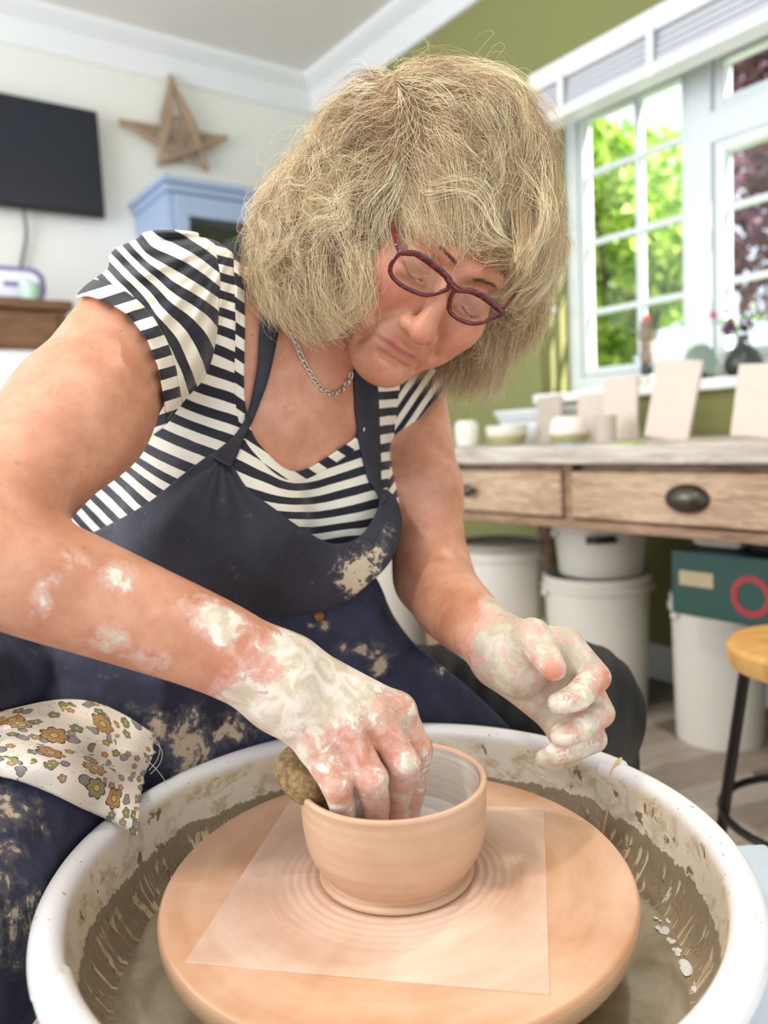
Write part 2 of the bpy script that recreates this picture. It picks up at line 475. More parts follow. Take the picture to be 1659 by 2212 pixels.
def sash(s0, s1, h0, h1, vs, hs, wd=.035):
    bm = bmesh.new(); a, b = FN0+.005, FN1-.005
    nbox(bm, s0, s0+wd, a, b, h0, h1, .003); nbox(bm, s1-wd, s1, a, b, h0, h1, .003); nbox(bm, s0+wd, s1-wd, a, b, h0, h0+wd, .003); nbox(bm, s0+wd, s1-wd, a, b, h1-wd, h1, .003)
    for v in vs: nbox(bm, v-.011, v+.011, a+.012, b-.008, h0+wd, h1-wd)
    for h in hs: nbox(bm, s0+wd, s1-wd, a+.014, b-.010, h-.010, h+.010)
    wpart('sash', bm, m_upvc)
    bm = bmesh.new(); nbox(bm, s0+wd, s1-wd, (a+b)/2-.002, (a+b)/2+.002, h0+wd, h1-wd); wpart('pane', bm, m_glass)
sash(1.54, 1.995, 1.05, 2.005, [1.745], [1.285, 1.54, 1.79], .026)
sash(.805, 1.45, 1.05, 1.735, [1.12], [1.30, 1.53])
sash(.805, 1.45, 1.83, 2.005, [1.12], [])
bm = bmesh.new(); nbox(bm, .80, 1.46, FN0-.008, FN1, 1.735, 1.83, .004); wpart('transom', bm, m_upvc)
sash(.215, .735, 1.05, 2.005, [.47], [1.30, 1.53, 1.79])
bm = bmesh.new(); nbox(bm, OS0-.03, OS1+.0, WN-.05, FN0+.01, OH0-.035, OH0-.001, .006); wpart('window_sill', bm, m_trim)
# blind above the window: head box with a gathered pelmet of folded fabric
m_blind = plain('blind_fabric', srgb(206, 208, 214), .8, .02, 8)
bl = thing('roman_blind', 'white headrail blind folded up across the top of the window', 'blind', NW(1.0, WN-.04, 2.0))
def bpart(name, bm, m):
    o = obj(name, bm, m, bl, False); o.matrix_parent_inverse = Matrix.Translation(-bl.location); return o
bm = bmesh.new(); nbox(bm, .02, 2.0, WN-.085, WN-.001, 2.03, 2.095, .005); bpart('head_rail', bm, m_trim)
bm = bmesh.new()
for i in range(4): nbox(bm, .03, 1.985, WN-.078+.004*i, WN-.010, 1.942+.022*i, 1.960+.022*i, .006)
bpart('folded_slats', bm, m_blind)['label'] = 'grey stacked slats of the raised blind'
bm = bmesh.new(); nbox(bm, .03, 1.985, WN-.088, WN-.006, 1.905, 1.938, .005); bpart('bottom_rail', bm, m_trim)
for s in (.35, .95, 1.5, 1.85): bm = bmesh.new(); nbox(bm, s-.012, s+.012, WN-.0905, WN-.0885, 1.90, 2.09); bpart('ladder_tape', bm, m_trim)
# window catch on the reveal
bm = bmesh.new(); bmesh.ops.create_uvsphere(bm, u_segments=16, v_segments=10, radius=.014); bmesh.ops.translate(bm, vec=NW(2.035, 2.275, 1.30), verts=bm.verts)
tube(bm, [NW(2.05, 2.275, 1.30), NW(2.036, 2.275, 1.30)], .008)
tag(obj('hook', bm, m_trim), 'small round white knob on the yellow-green window reveal', 'hook')

# ------------------------------------------------------------------ garden outside
m_lawn = plain('lawn_grass', srgb(120, 160, 50), .9, .2, 6)
bm = bmesh.new(); nbox(bm, -6, 9, WN+.22, 13, -.15, -.10); struct('lawn', bm, m_lawn)
def leafmat(name, c1, c2):
    t = NT(name, .45); oi = t.node('ShaderNodeObjectInfo'); n = t.noise(t.co(), 9, 3)
    t.set(Base_Color=t.mix(t.ss(n, .35, .65), c1, c2)); t.put(t.b.inputs['Transmission Weight'], .0)
    return t.m
m_leafs = [leafmat('bright_leaf', srgb(140, 190, 50), srgb(222, 244, 130)), leafmat('copper_leaf', srgb(112, 60, 84), srgb(176, 124, 146)), leafmat('mid_leaf', srgb(96, 140, 60), srgb(170, 200, 110))]
m_bark = plain('bark', srgb(92, 76, 60), .9, .15, 20, .4)
m_pet = [plain('red_petal', srgb(236, 70, 66), .5, .08), plain('pink_petal', srgb(226, 70, 140), .5, .08), plain('white_petal', srgb(245, 245, 240), .5, .02), plain('purple_petal', srgb(84, 28, 72), .5, .12)]
def leaves(name, centres, radii, n, size, mat, parent, seed):
    r = np.random.default_rng(seed); C = np.asarray(centres, float); R = np.asarray(radii, float)
    i = r.integers(0, len(C), n); d = r.normal(size=(n, 3)); d /= np.linalg.norm(d, axis=1)[:, None]
    rad = r.uniform(.35, 1, n)**.5; p = C[i]+d*rad[:, None]*R[i][:, None]*np.array([1, 1, .9])
    a = r.normal(size=(n, 3)); a /= np.linalg.norm(a, axis=1)[:, None]; b = np.cross(a, r.normal(size=(n, 3))); b /= np.linalg.norm(b, axis=1)[:, None]
    s = size*r.uniform(.6, 1.3, n)[:, None]; nn = np.cross(a, b)*s*.18
    Vv = np.stack([p-a*s, p+b*s*.45+nn, p+a*s, p-b*s*.45+nn], 1).reshape(-1, 3)
    Ff = np.arange(n*4).reshape(n, 4)
    o = npmesh(name, Vv, Ff, mat, parent, smooth=False); o['kind'] = 'stuff'; return o
def shrub(name, label, s, n, h, rad, cnt, mi, size, seed, flowers=None, trunk=True, group=None):
    t = thing(name, label, 'tree' if name == 'tree' else 'shrub', NW(s, n, -.1), group=group)
    r = random.Random(seed); cs = []; rs = []
    for i in range(9):
        cs.append((r.uniform(-rad, rad)*.7, r.uniform(-rad, rad)*.7, h*r.uniform(.45, .95))); rs.append(rad*r.uniform(.45, .7))
    if not trunk:
        for i in range(5): cs.append((r.uniform(-rad, rad)*.7, r.uniform(-rad, rad)*.7, h*.3)); rs.append(rad*.6)
    bm = bmesh.new(); tube(bm, [(0, 0, 0), (.02, .01, h*.4), (.0, .03, h*.8)], [.05*h/2, .04*h/2, .02*h/2], 8)
    for c in cs[:6]: tube(bm, [(0, .01, h*.35), (c[0]*.5, c[1]*.5, (h*.35+c[2])/2), c], [.02*h/2, .015*h/2, .006], 6)
    obj('trunk', bm, m_bark, t)
    leaves('foliage', cs, rs, cnt, size, m_leafs[mi], t, seed)
    for fm, cnt2, fs in (flowers or []):
        o = None; rr_ = np.random.default_rng(seed+5); bm = bmesh.new()
        for i in range(cnt2):
            c = np.array(cs[rr_.integers(len(cs))]); d = rr_.normal(size=3); d /= np.linalg.norm(d); p = c+d*rad*.62; 
            for q in range(5):
                a = q*2*math.pi/5; box(bm, p+np.array([math.cos(a), math.sin(a), .2*math.sin(3*a)])*fs*.5, (fs*.55, fs*.5, fs*.25), rotz(a), fs*.05)
        obj('blossom', bm, m_pet[fm], t)['kind'] = 'stuff'
    return t
shrub('shrub', 'tall bright green leafy shrub behind the far window sash', 2.95, 3.9, 2.7, .46, 5200, 0, .055, 1)
shrub('shrub', 'yellow-green bush with red flowers low outside the far sash', 2.40, 3.3, 1.15, .30, 2200, 0, .040, 2, [(0, 26, .055)], False)
shrub('shrub', 'pale bush with red and white blooms outside the middle mullion', 1.70, 3.30, 1.1, .30, 1500, 2, .038, 3, [(0, 18, .055), (2, 20, .05)], False)
shrub('tree', 'dark purple copper-leaved tree outside the near window sash', 2.15, 5.1, 3.6, .98, 8000, 1, .075, 4)
shrub('shrub', 'green bush with pink flowers below the purple tree', .75, 3.4, 1.0, .36, 1600, 2, .04, 6, [(1, 18, .05)], False)
shrub('tree', 'tall light green tree at the back of the garden', 4.75, 6.0, 4.5, 1.15, 9000, 0, .07, 8)
shrub('tree', 'second copper-leaved tree beside the near sash edge', -.6, 5.6, 3.8, 1.2, 5200, 1, .08, 9)
# white trellis fence panel seen through the panes
tr = thing('garden_bench', 'white slatted garden bench standing on the lawn', 'bench', NW(3.0, 4.5, -.1))
def tpart(nm, a):
    bm = bmesh.new(); nbox(bm, *a, .004); o = obj(nm, bm, m_trim, tr, False); o.matrix_parent_inverse = Matrix.Translation(-tr.location); return o
for i in range(6): tpart('slat', (2.4, 3.6, 4.46, 4.48, .55+i*.11, .60+i*.11))
for i in range(4): tpart('slat', (2.4, 3.6, 3.98+i*.11, 4.06+i*.11, .40, .425))
for s_ in (2.42, 3.58):
    tpart('leg', (s_-.03, s_+.03, 4.44, 4.50, -.1, 1.22)); tpart('leg', (s_-.03, s_+.03, 4.0, 4.06, -.1, .62))
    tpart('armrest', (s_-.035, s_+.035, 3.98, 4.46, .62, .65))

# ------------------------------------------------------------------ work bench under the window
m_bt = wood('bench_top_wood', srgb(150, 138, 124), srgb(212, 204, 194), 3, (.6, .6, 6), .7, .2)
m_bw = wood('bench_old_pine', srgb(96, 70, 48), srgb(176, 142, 112), 4, (1, 1, 9), .6, .25)
m_bd = wood('drawer_pine', srgb(140, 108, 80), srgb(204, 176, 146), 4, (1, 1, 7), .6, .2)
m_knob = plain('aged_metal', srgb(82, 78, 70), .35, .1, 30, metal=.8)
bench = thing('workbench', 'long old pine workbench with drawers under the window', 'workbench', NW(.95, 1.8, 0))
def part(root, name, bm, m, parent=None, smooth=False):
    o = obj(name, bm, m, parent or root, smooth)
    o.matrix_parent_inverse = Matrix.Translation(-root.location) if parent is None else Matrix.Identity(4)
    return o
S0, S1 = -.25, 2.12
bm = bmesh.new(); nbox(bm, S0, S1, 1.47, 2.20, .768, .812, .006); part(bench, 'bench_top', bm, m_bt)
bm = bmesh.new()
nbox(bm, S0+.04, S1-.04, 1.53, 1.55, .742, .768); nbox(bm, S0+.04, S1-.04, 1.50, 1.55, .605, .628, .003)
nbox(bm, S0+.04, S1-.04, 2.12, 2.15, .605, .768)
for s in (S0+.06, .28, 1.307, S1-.06): nbox(bm, s-.012, s+.012, 1.502, 1.545, .628, .768)
nbox(bm, S0+.04, S0+.06, 1.52, 2.14, .605, .768); nbox(bm, S1-.06, S1-.04, 1.52, 2.14, .605, .768)
part(bench, 'frame', bm, m_bw)
for s0, s1, kind in ((1.325, 1.75, 'knob'), (1.77, 2.04, 'knob'), (.30, 1.292, 'cup')):
    bm = bmesh.new(); nbox(bm, s0, s1, 1.492, 1.515, .634, .748, .004); nbox(bm, s0+.01, s1-.01, 1.515, 2.05, .636, .65)
    dr = part(bench, 'drawer', bm, m_bd); c = (s0+s1)/2
    if kind == 'cup': c = .971
    elif s0 < 1.5: c = 1.647
    bm = bmesh.new()
    if kind == 'knob': lathe(bm, [(.006, 0), (.007, .012), (.016, .018), (.019, .026), (.012, .034), (.0, .036)], 20); bmesh.ops.rotate(bm, cent=(0, 0, 0), matrix=Matrix.Rotation(math.pi/2, 3, 'Y') if False else (Vector(-N1).to_track_quat('Z', 'Y').to_matrix()), verts=bm.verts)
    else:
        lathe(bm, [(.052, 0), (.050, .010), (.038, .022), (.018, .028), (.0, .029)], 28); bmesh.ops.scale(bm, vec=(1, .62, 1), verts=bm.verts)
        bmesh.ops.rotate(bm, cent=(0, 0, 0), matrix=Matrix(((D1[0], 0, -N1[0]), (D1[1], 0, -N1[1]), (0, 1, 0))), verts=bm.verts)
    bmesh.ops.translate(bm, vec=NW(c, 1.492, .693), verts=bm.verts)
    h = obj('handle', bm, m_knob, dr); h.matrix_parent_inverse = Matrix.Translation(-bench.location)
    h.matrix_parent_inverse = Matrix.Identity(4)
for s in (S0+.08, 1.905):
    for n in (1.56, 2.10):
        bm = bmesh.new(); lathe(bm, [(.045, 0), (.035, .06), (.045, .2), (.05, .35), (.04, .42), (.055, .46), (.055, .606)], 20, tuple(NW(s, n, 0))); part(bench, 'leg', bm, m_bw, smooth=True)

# things on the bench
m_bisque = plain('unglazed_clay_slab', srgb(214, 200, 186), .85, .05, 14, .1)
m_bisque2 = plain('grey_clay_slab', srgb(190, 178, 162), .85, .05, 14, .1)
m_bis3 = plain('white_clay', srgb(232, 226, 214), .8, .04, 14, .05)
m_olive = plain('olive_glaze', srgb(176, 168, 120), .4, .06, 14)
def slab(label, s, n, w_, h_, lean, mat, twist=0.0, roll=0.0, z0=.8125, th=.012):
    t = thing('clay_slab', label, 'slab', NW(s, n, z0), RZ+twist, group=None)
    bm = bmesh.new(); box(bm, (0, 0, h_/2), (w_, th, h_), None, .003)
    bmesh.ops.rotate(bm, cent=(0, 0, 0), matrix=Matrix.Rotation(lean, 3, 'X'), verts=bm.verts)
    bmesh.ops.rotate(bm, cent=(0, 0, 0), matrix=Matrix.Rotation(roll, 3, 'Y'), verts=bm.verts)
    obj('slab', bm, mat, t, False)
    for q_ in (0,):
        pass
    bm = bmesh.new(); tube(bm, [(-w_*.25, -th*.5-.012, h_*.6), (-w_*.25, -.055, .0065)], .006); tube(bm, [(w_*.25, -th*.5-.012, h_*.6), (w_*.25, -.055, .0065)], .006)
    obj('prop', bm, mat, t)
    return t
slab('largest beige clay slab, tilted to one side on the workbench', 1.275, 1.86, .135, .215, .10, m_bisque, .0, -.16)
slab('upright beige slab directly behind the small clay cylinder', 1.455, 1.90, .115, .185, .08, m_bisque, .05, .02)
slab('beige slab at the right edge of the photo on the workbench', 1.00, 1.82, .13, .175, .1, m_bisque, 0, -.08)
slab('short grey-beige slab behind the round-bellied bowl', 1.60, 1.98, .15, .150, .08, m_bisque, .05, .04)
slab('narrow slab farthest left in the row of upright slabs', 1.755, 1.93, .10, .150, .08, m_bisque2, .05, .04)
def pot(name, label, cat, s, n, prof, mat, z0=.812, parts=None):
    t = thing(name, label, cat, NW(s, n, z0)); bm = bmesh.new(); lathe(bm, prof, 32); obj('body', bm, mat, t)
    if parts:
        for nm, pr, m2 in parts: bm = bmesh.new(); lathe(bm, pr, 32); obj(nm, bm, m2, t)
    return t
pot('bowl', 'wide low white clay bowl on the bench nearest the hair', 'bowl', 1.87, 1.85, [(.03, 0), (.05, .004), (.066, .03), (.070, .062), (.066, .062), (.06, .03), (.0, .010)], m_bis3, parts=[('base', [(.051, .003), (.062, .020), (.0665, .030), (.067, .022), (.055, .001)], m_olive)])
pot('bowl', 'round-bellied pale bowl in front of the short slab', 'bowl', 1.585, 1.83, [(.03, 0), (.05, .008), (.062, .03), (.056, .062), (.045, .078), (.041, .078), (.055, .05), (.05, .02), (.0, .012)], m_bis3, parts=[('base', [(.031, -.0005), (.051, .006), (.0625, .026), (.0635, .022), (.052, .002)], m_olive)])
pot('cylinder_cup', 'small beige clay cylinder in front of the upright slab', 'cup', 1.427, 1.80, [(.030, 0), (.030, .075), (.026, .075), (.026, .01), (0, .008)], m_bisque2)
pot('jar', 'small white jar at the far left end of the bench', 'jar', 1.99, 1.78, [(.035, 0), (.04, .02), (.04, .07), (.03, .085), (.026, .085), (.034, .06), (.034, .012), (0, .008)], m_bis3)
pot('jar', 'tall white lidded jar behind the low white bowl', 'jar', 1.72, 2.12, [(.045, 0), (.05, .03), (.05, .10), (.04, .12), (.036, .12), (.042, .1), (.042, .012), (0, .008)], m_bis3, parts=[('lid', [(.045, .119), (.045, .128), (.012, .137), (.012, .15), (0, .152)], m_bis3)])
# pale board lying propped behind the bowls
t = thing('drying_board', 'white sloping board propped behind the bowls at bench end', 'board', NW(1.90, 2.06, .8125))
bm = bmesh.new(); box(bm, (0, 0, .06), (.40, .14, .012), Matrix.Rotation(.9, 3, 'X'), .003); bmesh.ops.rotate(bm, cent=(0, 0, 0), matrix=ROOMROT, verts=bm.verts); obj('board', bm, m_trim, t, False)
bm = bmesh.new(); box(bm, (0, .05, .035), (.3, .02, .07), None, .003); bmesh.ops.rotate(bm, cent=(0, 0, 0), matrix=ROOMROT, verts=bm.verts); obj('rail', bm, m_trim, t, False)
# sill things
m_dark = plain('dark_glazed_ceramic', srgb(58, 64, 60), .25, .1, 20)
m_totem = plain('mottled_stoneware', srgb(150, 132, 112), .7, .15, 40, .2)
ZS = OH0
vz = pot('vase', 'dark bulbous vase of purple flowers on the windowsill', 'vase', 1.305, 2.30, [(.03, 0), (.052, .02), (.056, .045), (.045, .075), (.020, .098), (.016, .118), (.020, .126), (.015, .126), (.012, .115), (.03, .08), (.045, .045), (0, .012)], m_dark, ZS)
def flower_stem(lb, ds, dn, hh_, mat, fs, seed):
    t = thing('flower', lb, 'flower', NW(1.305, 2.30, ZS+.10)); r = random.Random(seed)
    top = NW(ds, dn, hh_); bm = bmesh.new(); tube(bm, [(0, 0, 0), tuple(top*.5+np.array([0, 0, hh_*.1])), tuple(top)], .0018, 6); obj('stem', bm, m_leafs[2], t)
    bm = bmesh.new()
    for i in range(14):
        d = Vector((r.gauss(0, 1), r.gauss(0, 1), r.gauss(0, 1))).normalized()
        q = d.to_track_quat('Z', 'Y').to_matrix(); box(bm, Vector(top)+d*fs*.55, (fs*.55, fs*.45, fs*.25), q, fs*.05)
    obj('petals', bm, mat, t)
    bm = bmesh.new()
    for i in range(4):
        a = i*1.7+seed; p = top*.6; tube(bm, [tuple(p), tuple(p+np.array([math.cos(a), math.sin(a), .6])*.03)], [.002, .007], 6, flat=.3)
    obj('leaf_tuft', bm, m_leafs[2], t)
flower_stem('largest dark purple bloom low over the vase lip', .035, -.02, .05, m_pet[3], .032, 1)
flower_stem('dark purple bloom just above the vase mouth', -.015, -.01, .055, m_pet[3], .028, 2)
flower_stem('bright pink bloom leaning out furthest towards the mullion', .085, -.02, .10, m_pet[1], .016, 3)
flower_stem('small pink bloom between the leaning one and the vase', .05, .0, .105, m_pet[1], .012, 4)
flower_stem('pale peach bloom at the top of the bunch', -.03, 0, .11, m_pet[2], .014, 5)
flower_stem('pink bloom at the edge of the photo above the vase', -.09, -.01, .10, m_pet[1], .016, 6)
t = thing('totem_sculpture', 'tall mottled stoneware totem standing on the windowsill', 'sculpture', NW(1.632, 2.28, ZS))
z_ = 0
for i, (r_, h_, m_) in enumerate(((.024, .035, m_bis3), (.020, .040, m_dark), (.022, .045, m_totem), (.019, .03, m_totem), (.024, .045, m_totem), (.021, .02, m_totem))):
    bm = bmesh.new(); lathe(bm, [(r_*.8, z_), (r_, z_+.006), (r_*1.03, z_+h_*.5), (r_, z_+h_-.005), (r_*.8, z_+h_)], 18); obj('segment', bm, m_, t); z_ += h_
bm = bmesh.new(); bmesh.ops.create_uvsphere(bm, u_segments=14, v_segments=8, radius=.012); bmesh.ops.translate(bm, vec=(0, 0, z_+.008), verts=bm.verts); obj('bead', bm, m_pet[0], t)
# small arched dish standing on edge
t = thing('arched_dish', 'grey-green round dish standing on edge on the sill', 'dish', NW(1.436, 2.29, ZS)); bm = bmesh.new()
lathe(bm, [(.0, .0), (.035, .002), (.055, .012), (.058, .012), (.038, -.004), (.0, -.006)], 32); bmesh.ops.rotate(bm, cent=(0, 0, 0), matrix=Matrix(((D1[0], 0, -N1[0]), (D1[1], 0, -N1[1]), (0, 1, 0))), verts=bm.verts); bmesh.ops.translate(bm, vec=(0, 0, .057), verts=bm.verts)
obj('plate', bm, plain('celadon_glaze', srgb(130, 148, 134), .3, .06, 10), t)
bm = bmesh.new(); box(bm, (0, 0, .012), (.05, .06, .024), ROOMROT, .003); obj('stand', bm, m_dark, t, False)
# green paper notes lying at the bench front edge
m_note = plain('green_card', srgb(156, 196, 96), .8, .03); m_tape = plain('blue_card', srgb(176, 192, 204), .8, .03)
for lb, s, m_ in (('green card strip at the bench edge before the largest slab', 1.14, m_note), ('pale blue and green strip at the bench edge by the cylinder', 1.32, m_tape)):
    bm = bmesh.new(); nbox(bm, s-.03, s+.03, 1.50, 1.55, .8125, .8165, .001); tag(obj('card', bm, m_, None, False), lb, 'card')

# ------------------------------------------------------------------ tubs under the bench
m_tub = plain('white_plastic', srgb(208, 201, 188), .45, .03, 8)
m_lid = plain('grey_lid_plastic', srgb(150, 142, 132), .5, .05, 8)
def tub(label, px, z, r, h, y0=0.0, lid=None, slot=False):
    x = (px-CX)*z/FPX; t = thing('storage_tub', label, 'tub', (x, z*.995, y0)); bm = bmesh.new()
    lathe(bm, [(r*.86, 0), (r*.88, .008), (r*.96, h-.045), (r*1.03, h-.040), (r*1.03, h-.028), (r*.98, h-.024), (r*1.0, h), (r*.95, h), (r*.84, .012), (0, .010)], 40); obj('body', bm, m_tub, t)
    if lid: bm = bmesh.new(); lathe(bm, [(r*1.04, h-.012), (r*1.05, h+.008), (r*.98, h+.012), (r*.95, h+.006), (0, h+.006)], 40); obj('lid', bm, lid, t)
    if slot:
        bm = bmesh.new()
        for k_ in range(2): box(bm, (-.035+.012*k_, -r*.97, h*.66-.004*k_), (.085-.02*k_, .016, .022-.006*k_), None, .004)
        obj('handle', bm, m_knob, t)['label'] = 'dark handle plate'
    for s_ in (-1, 1): bm = bmesh.new(); bmesh.ops.create_uvsphere(bm, u_segments=12, v_segments=8, radius=.012, matrix=Matrix.Translation((s_*r*1.0, -.02, h-.05))); obj('handle_lug', bm, m_tub, t)
    return t
tub('big white tub at centre under the bench with another tub on it', 1285, 2.33, .160, .42)
tub('white tub with dark handle plate, sitting on the big white tub', 1295, 2.33, .140, .175, .421, None, True)
tub('white tub with grey lid behind the left forearm', 1078, 2.46, .130, .50, 0, m_lid)
tub('bright white tub half hidden between apron and left upper arm', 838, 2.95, .150, .46)
tub('white tub carrying the green box', 1552, 2.05, .125, .40)
tub('white tub beside the stool legs, right of the box carrier', 1795, 1.82, .105, .40)
m_grn = plain('dark_green_card', srgb(12, 62, 52), .5, .05, 10); m_red = plain('red_print', srgb(150, 34, 40), .5, .03); m_tan = plain('tan_print', srgb(170, 150, 120), .6, .05); m_blk = plain('black_plastic', srgb(20, 20, 22), .4, .1)
bx = thing('cardboard_box', 'dark green box with red ring print stacked on the tubs', 'box', NW(.93, 1.70, .411)); 
bm = bmesh.new(); box(bm, (0, 0, .075), (.30, .22, .15), None, .004); bmesh.ops.rotate(bm, cent=(0, 0, 0), matrix=ROOMROT, verts=bm.verts); obj('carton', bm, m_grn, bx, False)
fdir = Matrix(((D1[0], 0, -N1[0]), (D1[1], 0, -N1[1]), (0, 1, 0)))
bm = bmesh.new(); lathe(bm, [(.046, 0), (.046, .002), (.032, .002), (.032, 0)], 32, close=True); bmesh.ops.rotate(bm, cent=(0, 0, 0), matrix=fdir, verts=bm.verts); bmesh.ops.translate(bm, vec=NW(-.045, -.110, .065), verts=bm.verts); obj('ring_print', bm, m_red, bx)['label'] = 'red printed ring'
bm = bmesh.new(); box(bm, NW(.085, -.111, .088), (.085, .003, .034), ROOMROT); obj('paper_label', bm, m_tan, bx, False)['label'] = 'tan paper label'
bm = bmesh.new(); box(bm, (0, 0, .03), (.13, .16, .06), None, .02); bmesh.ops.rotate(bm, cent=(0, 0, 0), matrix=ROOMROT, verts=bm.verts); tag(obj('plastic_bag', bm, m_tub, loc=NW(1.0, 1.72, .563)), 'crumpled white plastic bag on top of the green box', 'bag')
bm = bmesh.new(); box(bm, (0, 0, .035), (.13, .15, .07), None, .012); bmesh.ops.rotate(bm, cent=(0, 0, 0), matrix=ROOMROT, verts=bm.verts); tag(obj('tool_case', bm, m_blk, loc=NW(.85, 1.70, .563)), 'black case on the green box by the photo edge', 'case')
# bar stool
m_seat = wood('stool_seat_wood', srgb(196, 140, 70), srgb(232, 186, 112), 4, (1, 5, 1), .4, .05)
m_steel = plain('black_steel', srgb(34, 30, 30), .35, .1, 20, metal=.6)
sx, sy = (1782-CX)*1.24/FPX, 1.24
st = thing('bar_stool', 'round wooden-seated stool with black metal legs at right', 'stool', (sx, sy, 0))
bm = bmesh.new(); lathe(bm, [(.12, .44), (.138, .447), (.143, .46), (.143, .478), (.136, .486), (.0, .488)], 48); obj('seat', bm, m_seat, st)
for a in (2.9, 4.47, 6.04, 1.33):
    bm = bmesh.new(); d = np.array([math.cos(a), math.sin(a), 0]); tube(bm, [d*.115+np.array([0, 0, .442]), d*.175+np.array([0, 0, .0])], .0095, 10); lg = obj('leg', bm, m_steel, st)
    bm = bmesh.new(); lathe(bm, [(.012, 0), (.013, .01), (.011, .018)], 12, tuple(d*.175)); obj('rubber_foot', bm, m_blk, lg)
bm = bmesh.new(); tube(bm, [(.152*math.cos(t_), .152*math.sin(t_), .19) for t_ in np.linspace(0, 2*math.pi, 33)], .007, 8); obj('foot_ring', bm, m_steel, st)

# ------------------------------------------------------------------ back wall: television, star, cabinet, mantel shelf
m_scr = NT('tv_screen', .25).m; m_scr.node_tree.nodes['Principled BSDF'].inputs[0].default_value = srgb(26, 32, 44)+(1,)
tv = thing('television', 'flat black television mounted on the cream wall', 'television', NW(3.45, .6, 2.06))
bm = bmesh.new(); nbox(bm, 3.465, 3.50, .08, 1.08, 1.845, 2.285, .006); o = part(tv, 'casing', bm, m_blk)
bm = bmesh.new(); nbox(bm, 3.461, 3.464, .095, 1.065, 1.862, 2.272); part(tv, 'screen', bm, m_scr)
bm = bmesh.new(); nbox(bm, 3.50, 3.549, .5, .7, 1.98, 2.12, .004); part(tv, 'wall_bracket', bm, m_blk)
bm = bmesh.new(); tube(bm, crom([NW(3.50, .76, 1.85), NW(3.52, .765, 1.75), NW(3.53, .73, 1.6), NW(3.53, .70, 1.445)], 6), .008, 8)
tag(obj('cable', bm, plain('grey_cable', srgb(120, 120, 124), .5)), 'grey cable hanging from the television to the shelf', 'cable')
m_twig = plain('wicker_twig', srgb(176, 150, 124), .8, .2, 60, .2)
star = thing('wicker_star', 'five-pointed brown wicker star on the cream wall above cabinet', 'ornament', NW(3.52, 1.42, 2.28))
pts5 = [NW(3.495, n, h) for n, h in ((1.43, 2.515), (1.575, 2.13), (1.185, 2.275), (1.68, 2.295), (1.345, 2.125))]
for i in range(5):
    A = pts5[i]; B = pts5[(i+1) % 5] if i < 4 else pts5[0]; bm = bmesh.new(); r = random.Random(i)
    for k_ in range(11):
        j1 = np.array([r.gauss(0, .013), r.gauss(0, .006), r.gauss(0, .013)]); j2 = np.array([r.gauss(0, .010), r.gauss(0, .006), r.gauss(0, .010)])
        tube(bm, [A+j1*.4, (A+B)/2+j1+j2, B+j2*.4], [.005, .0065, .005], 6)
    part(star, 'arm', bm, m_twig, smooth=True)
bm = bmesh.new(); r = random.Random(9)
for k_ in range(22):
    a1 = r.uniform(0, 6.28); a2 = a1+r.uniform(1.5, 4); c_ = NW(3.49, 1.445, 2.26)
    f_ = lambda a_: c_+N1*math.cos(a_)*.085+np.array([0, 0, math.sin(a_)*.085])
    tube(bm, [f_(a1), (f_(a1)+f_(a2))/2+np.array([0, 0, r.gauss(0, .01)]), f_(a2)], .0035, 5)
part(star, 'woven_centre', bm, m_twig, smooth=True)
m_blue = plain('powder_blue_paint', srgb(160, 178, 206), .5, .03, 6); m_cabin = plain('dark_interior', srgb(96, 98, 92), .6, .1, 6)
cb = thing('display_cabinet', 'powder blue glass-fronted cabinet standing beneath the wicker star', 'cabinet', NW(3.3, 1.6, 0))
bm = bmesh.new(); nbox(bm, 3.13, 3.545, 1.225, 2.17, 0, .06); nbox(bm, 3.15, 3.545, 1.235, 1.26, .06, 1.92); nbox(bm, 3.15, 3.545, 2.13, 2.155, .06, 1.92)
nbox(bm, 3.52, 3.545, 1.26, 2.13, .06, 1.92); nbox(bm, 3.15, 3.52, 1.26, 2.13, .06, .08); nbox(bm, 3.15, 3.52, 1.26, 2.13, 1.0, 1.02); nbox(bm, 3.15, 3.52, 1.26, 2.13, 1.45, 1.465)
part(cb, 'carcass', bm, m_blue)
bm = bmesh.new(); nbox(bm, 3.10, 3.545, 1.205, 2.18, 1.92, 1.945, .006); nbox(bm, 3.12, 3.545, 1.22, 2.165, 1.89, 1.92, .006); part(cb, 'cornice', bm, m_blue)
for n0 in (1.262, 1.698):
    n1 = n0+.43; bm = bmesh.new(); nbox(bm, 3.128, 3.149, n0, n0+.055, .09, 1.885, .003); nbox(bm, 3.128, 3.149, n1-.055, n1, .09, 1.885, .003)
    for h0 in (.09, .95, 1.80): nbox(bm, 3.128, 3.149, n0+.055, n1-.055, h0, h0+.085, .003)
    nbox(bm, 3.136, 3.143, n0+.055, n1-.055, .17, .96)
    dd = part(cb, 'door', bm, m_blue)
    bm = bmesh.new(); nbox(bm, 3.136, 3.140, n0+.055, n1-.055, 1.035, 1.80); o = obj('pane', bm, m_glass, dd, False)
    bm = bmesh.new(); bmesh.ops.create_uvsphere(bm, u_segments=12, v_segments=8, radius=.014, matrix=Matrix.Translation(NW(3.115, (n1-.025) if n0 < 1.5 else n0+.025, 1.0))); obj('knob', bm, m_knob, dd)
bm = bmesh.new(); nbox(bm, 3.515, 3.52, 1.262, 2.128, .1, 1.88); part(cb, 'back_panel', bm, m_cabin)['label'] = 'dark cabinet interior back'
bm = bmesh.new(); lathe(bm, [(.03, 0), (.07, .01), (.085, .035), (.08, .038), (.06, .016), (0, .01)], 24, tuple(NW(3.3, 1.72, 1.946)))
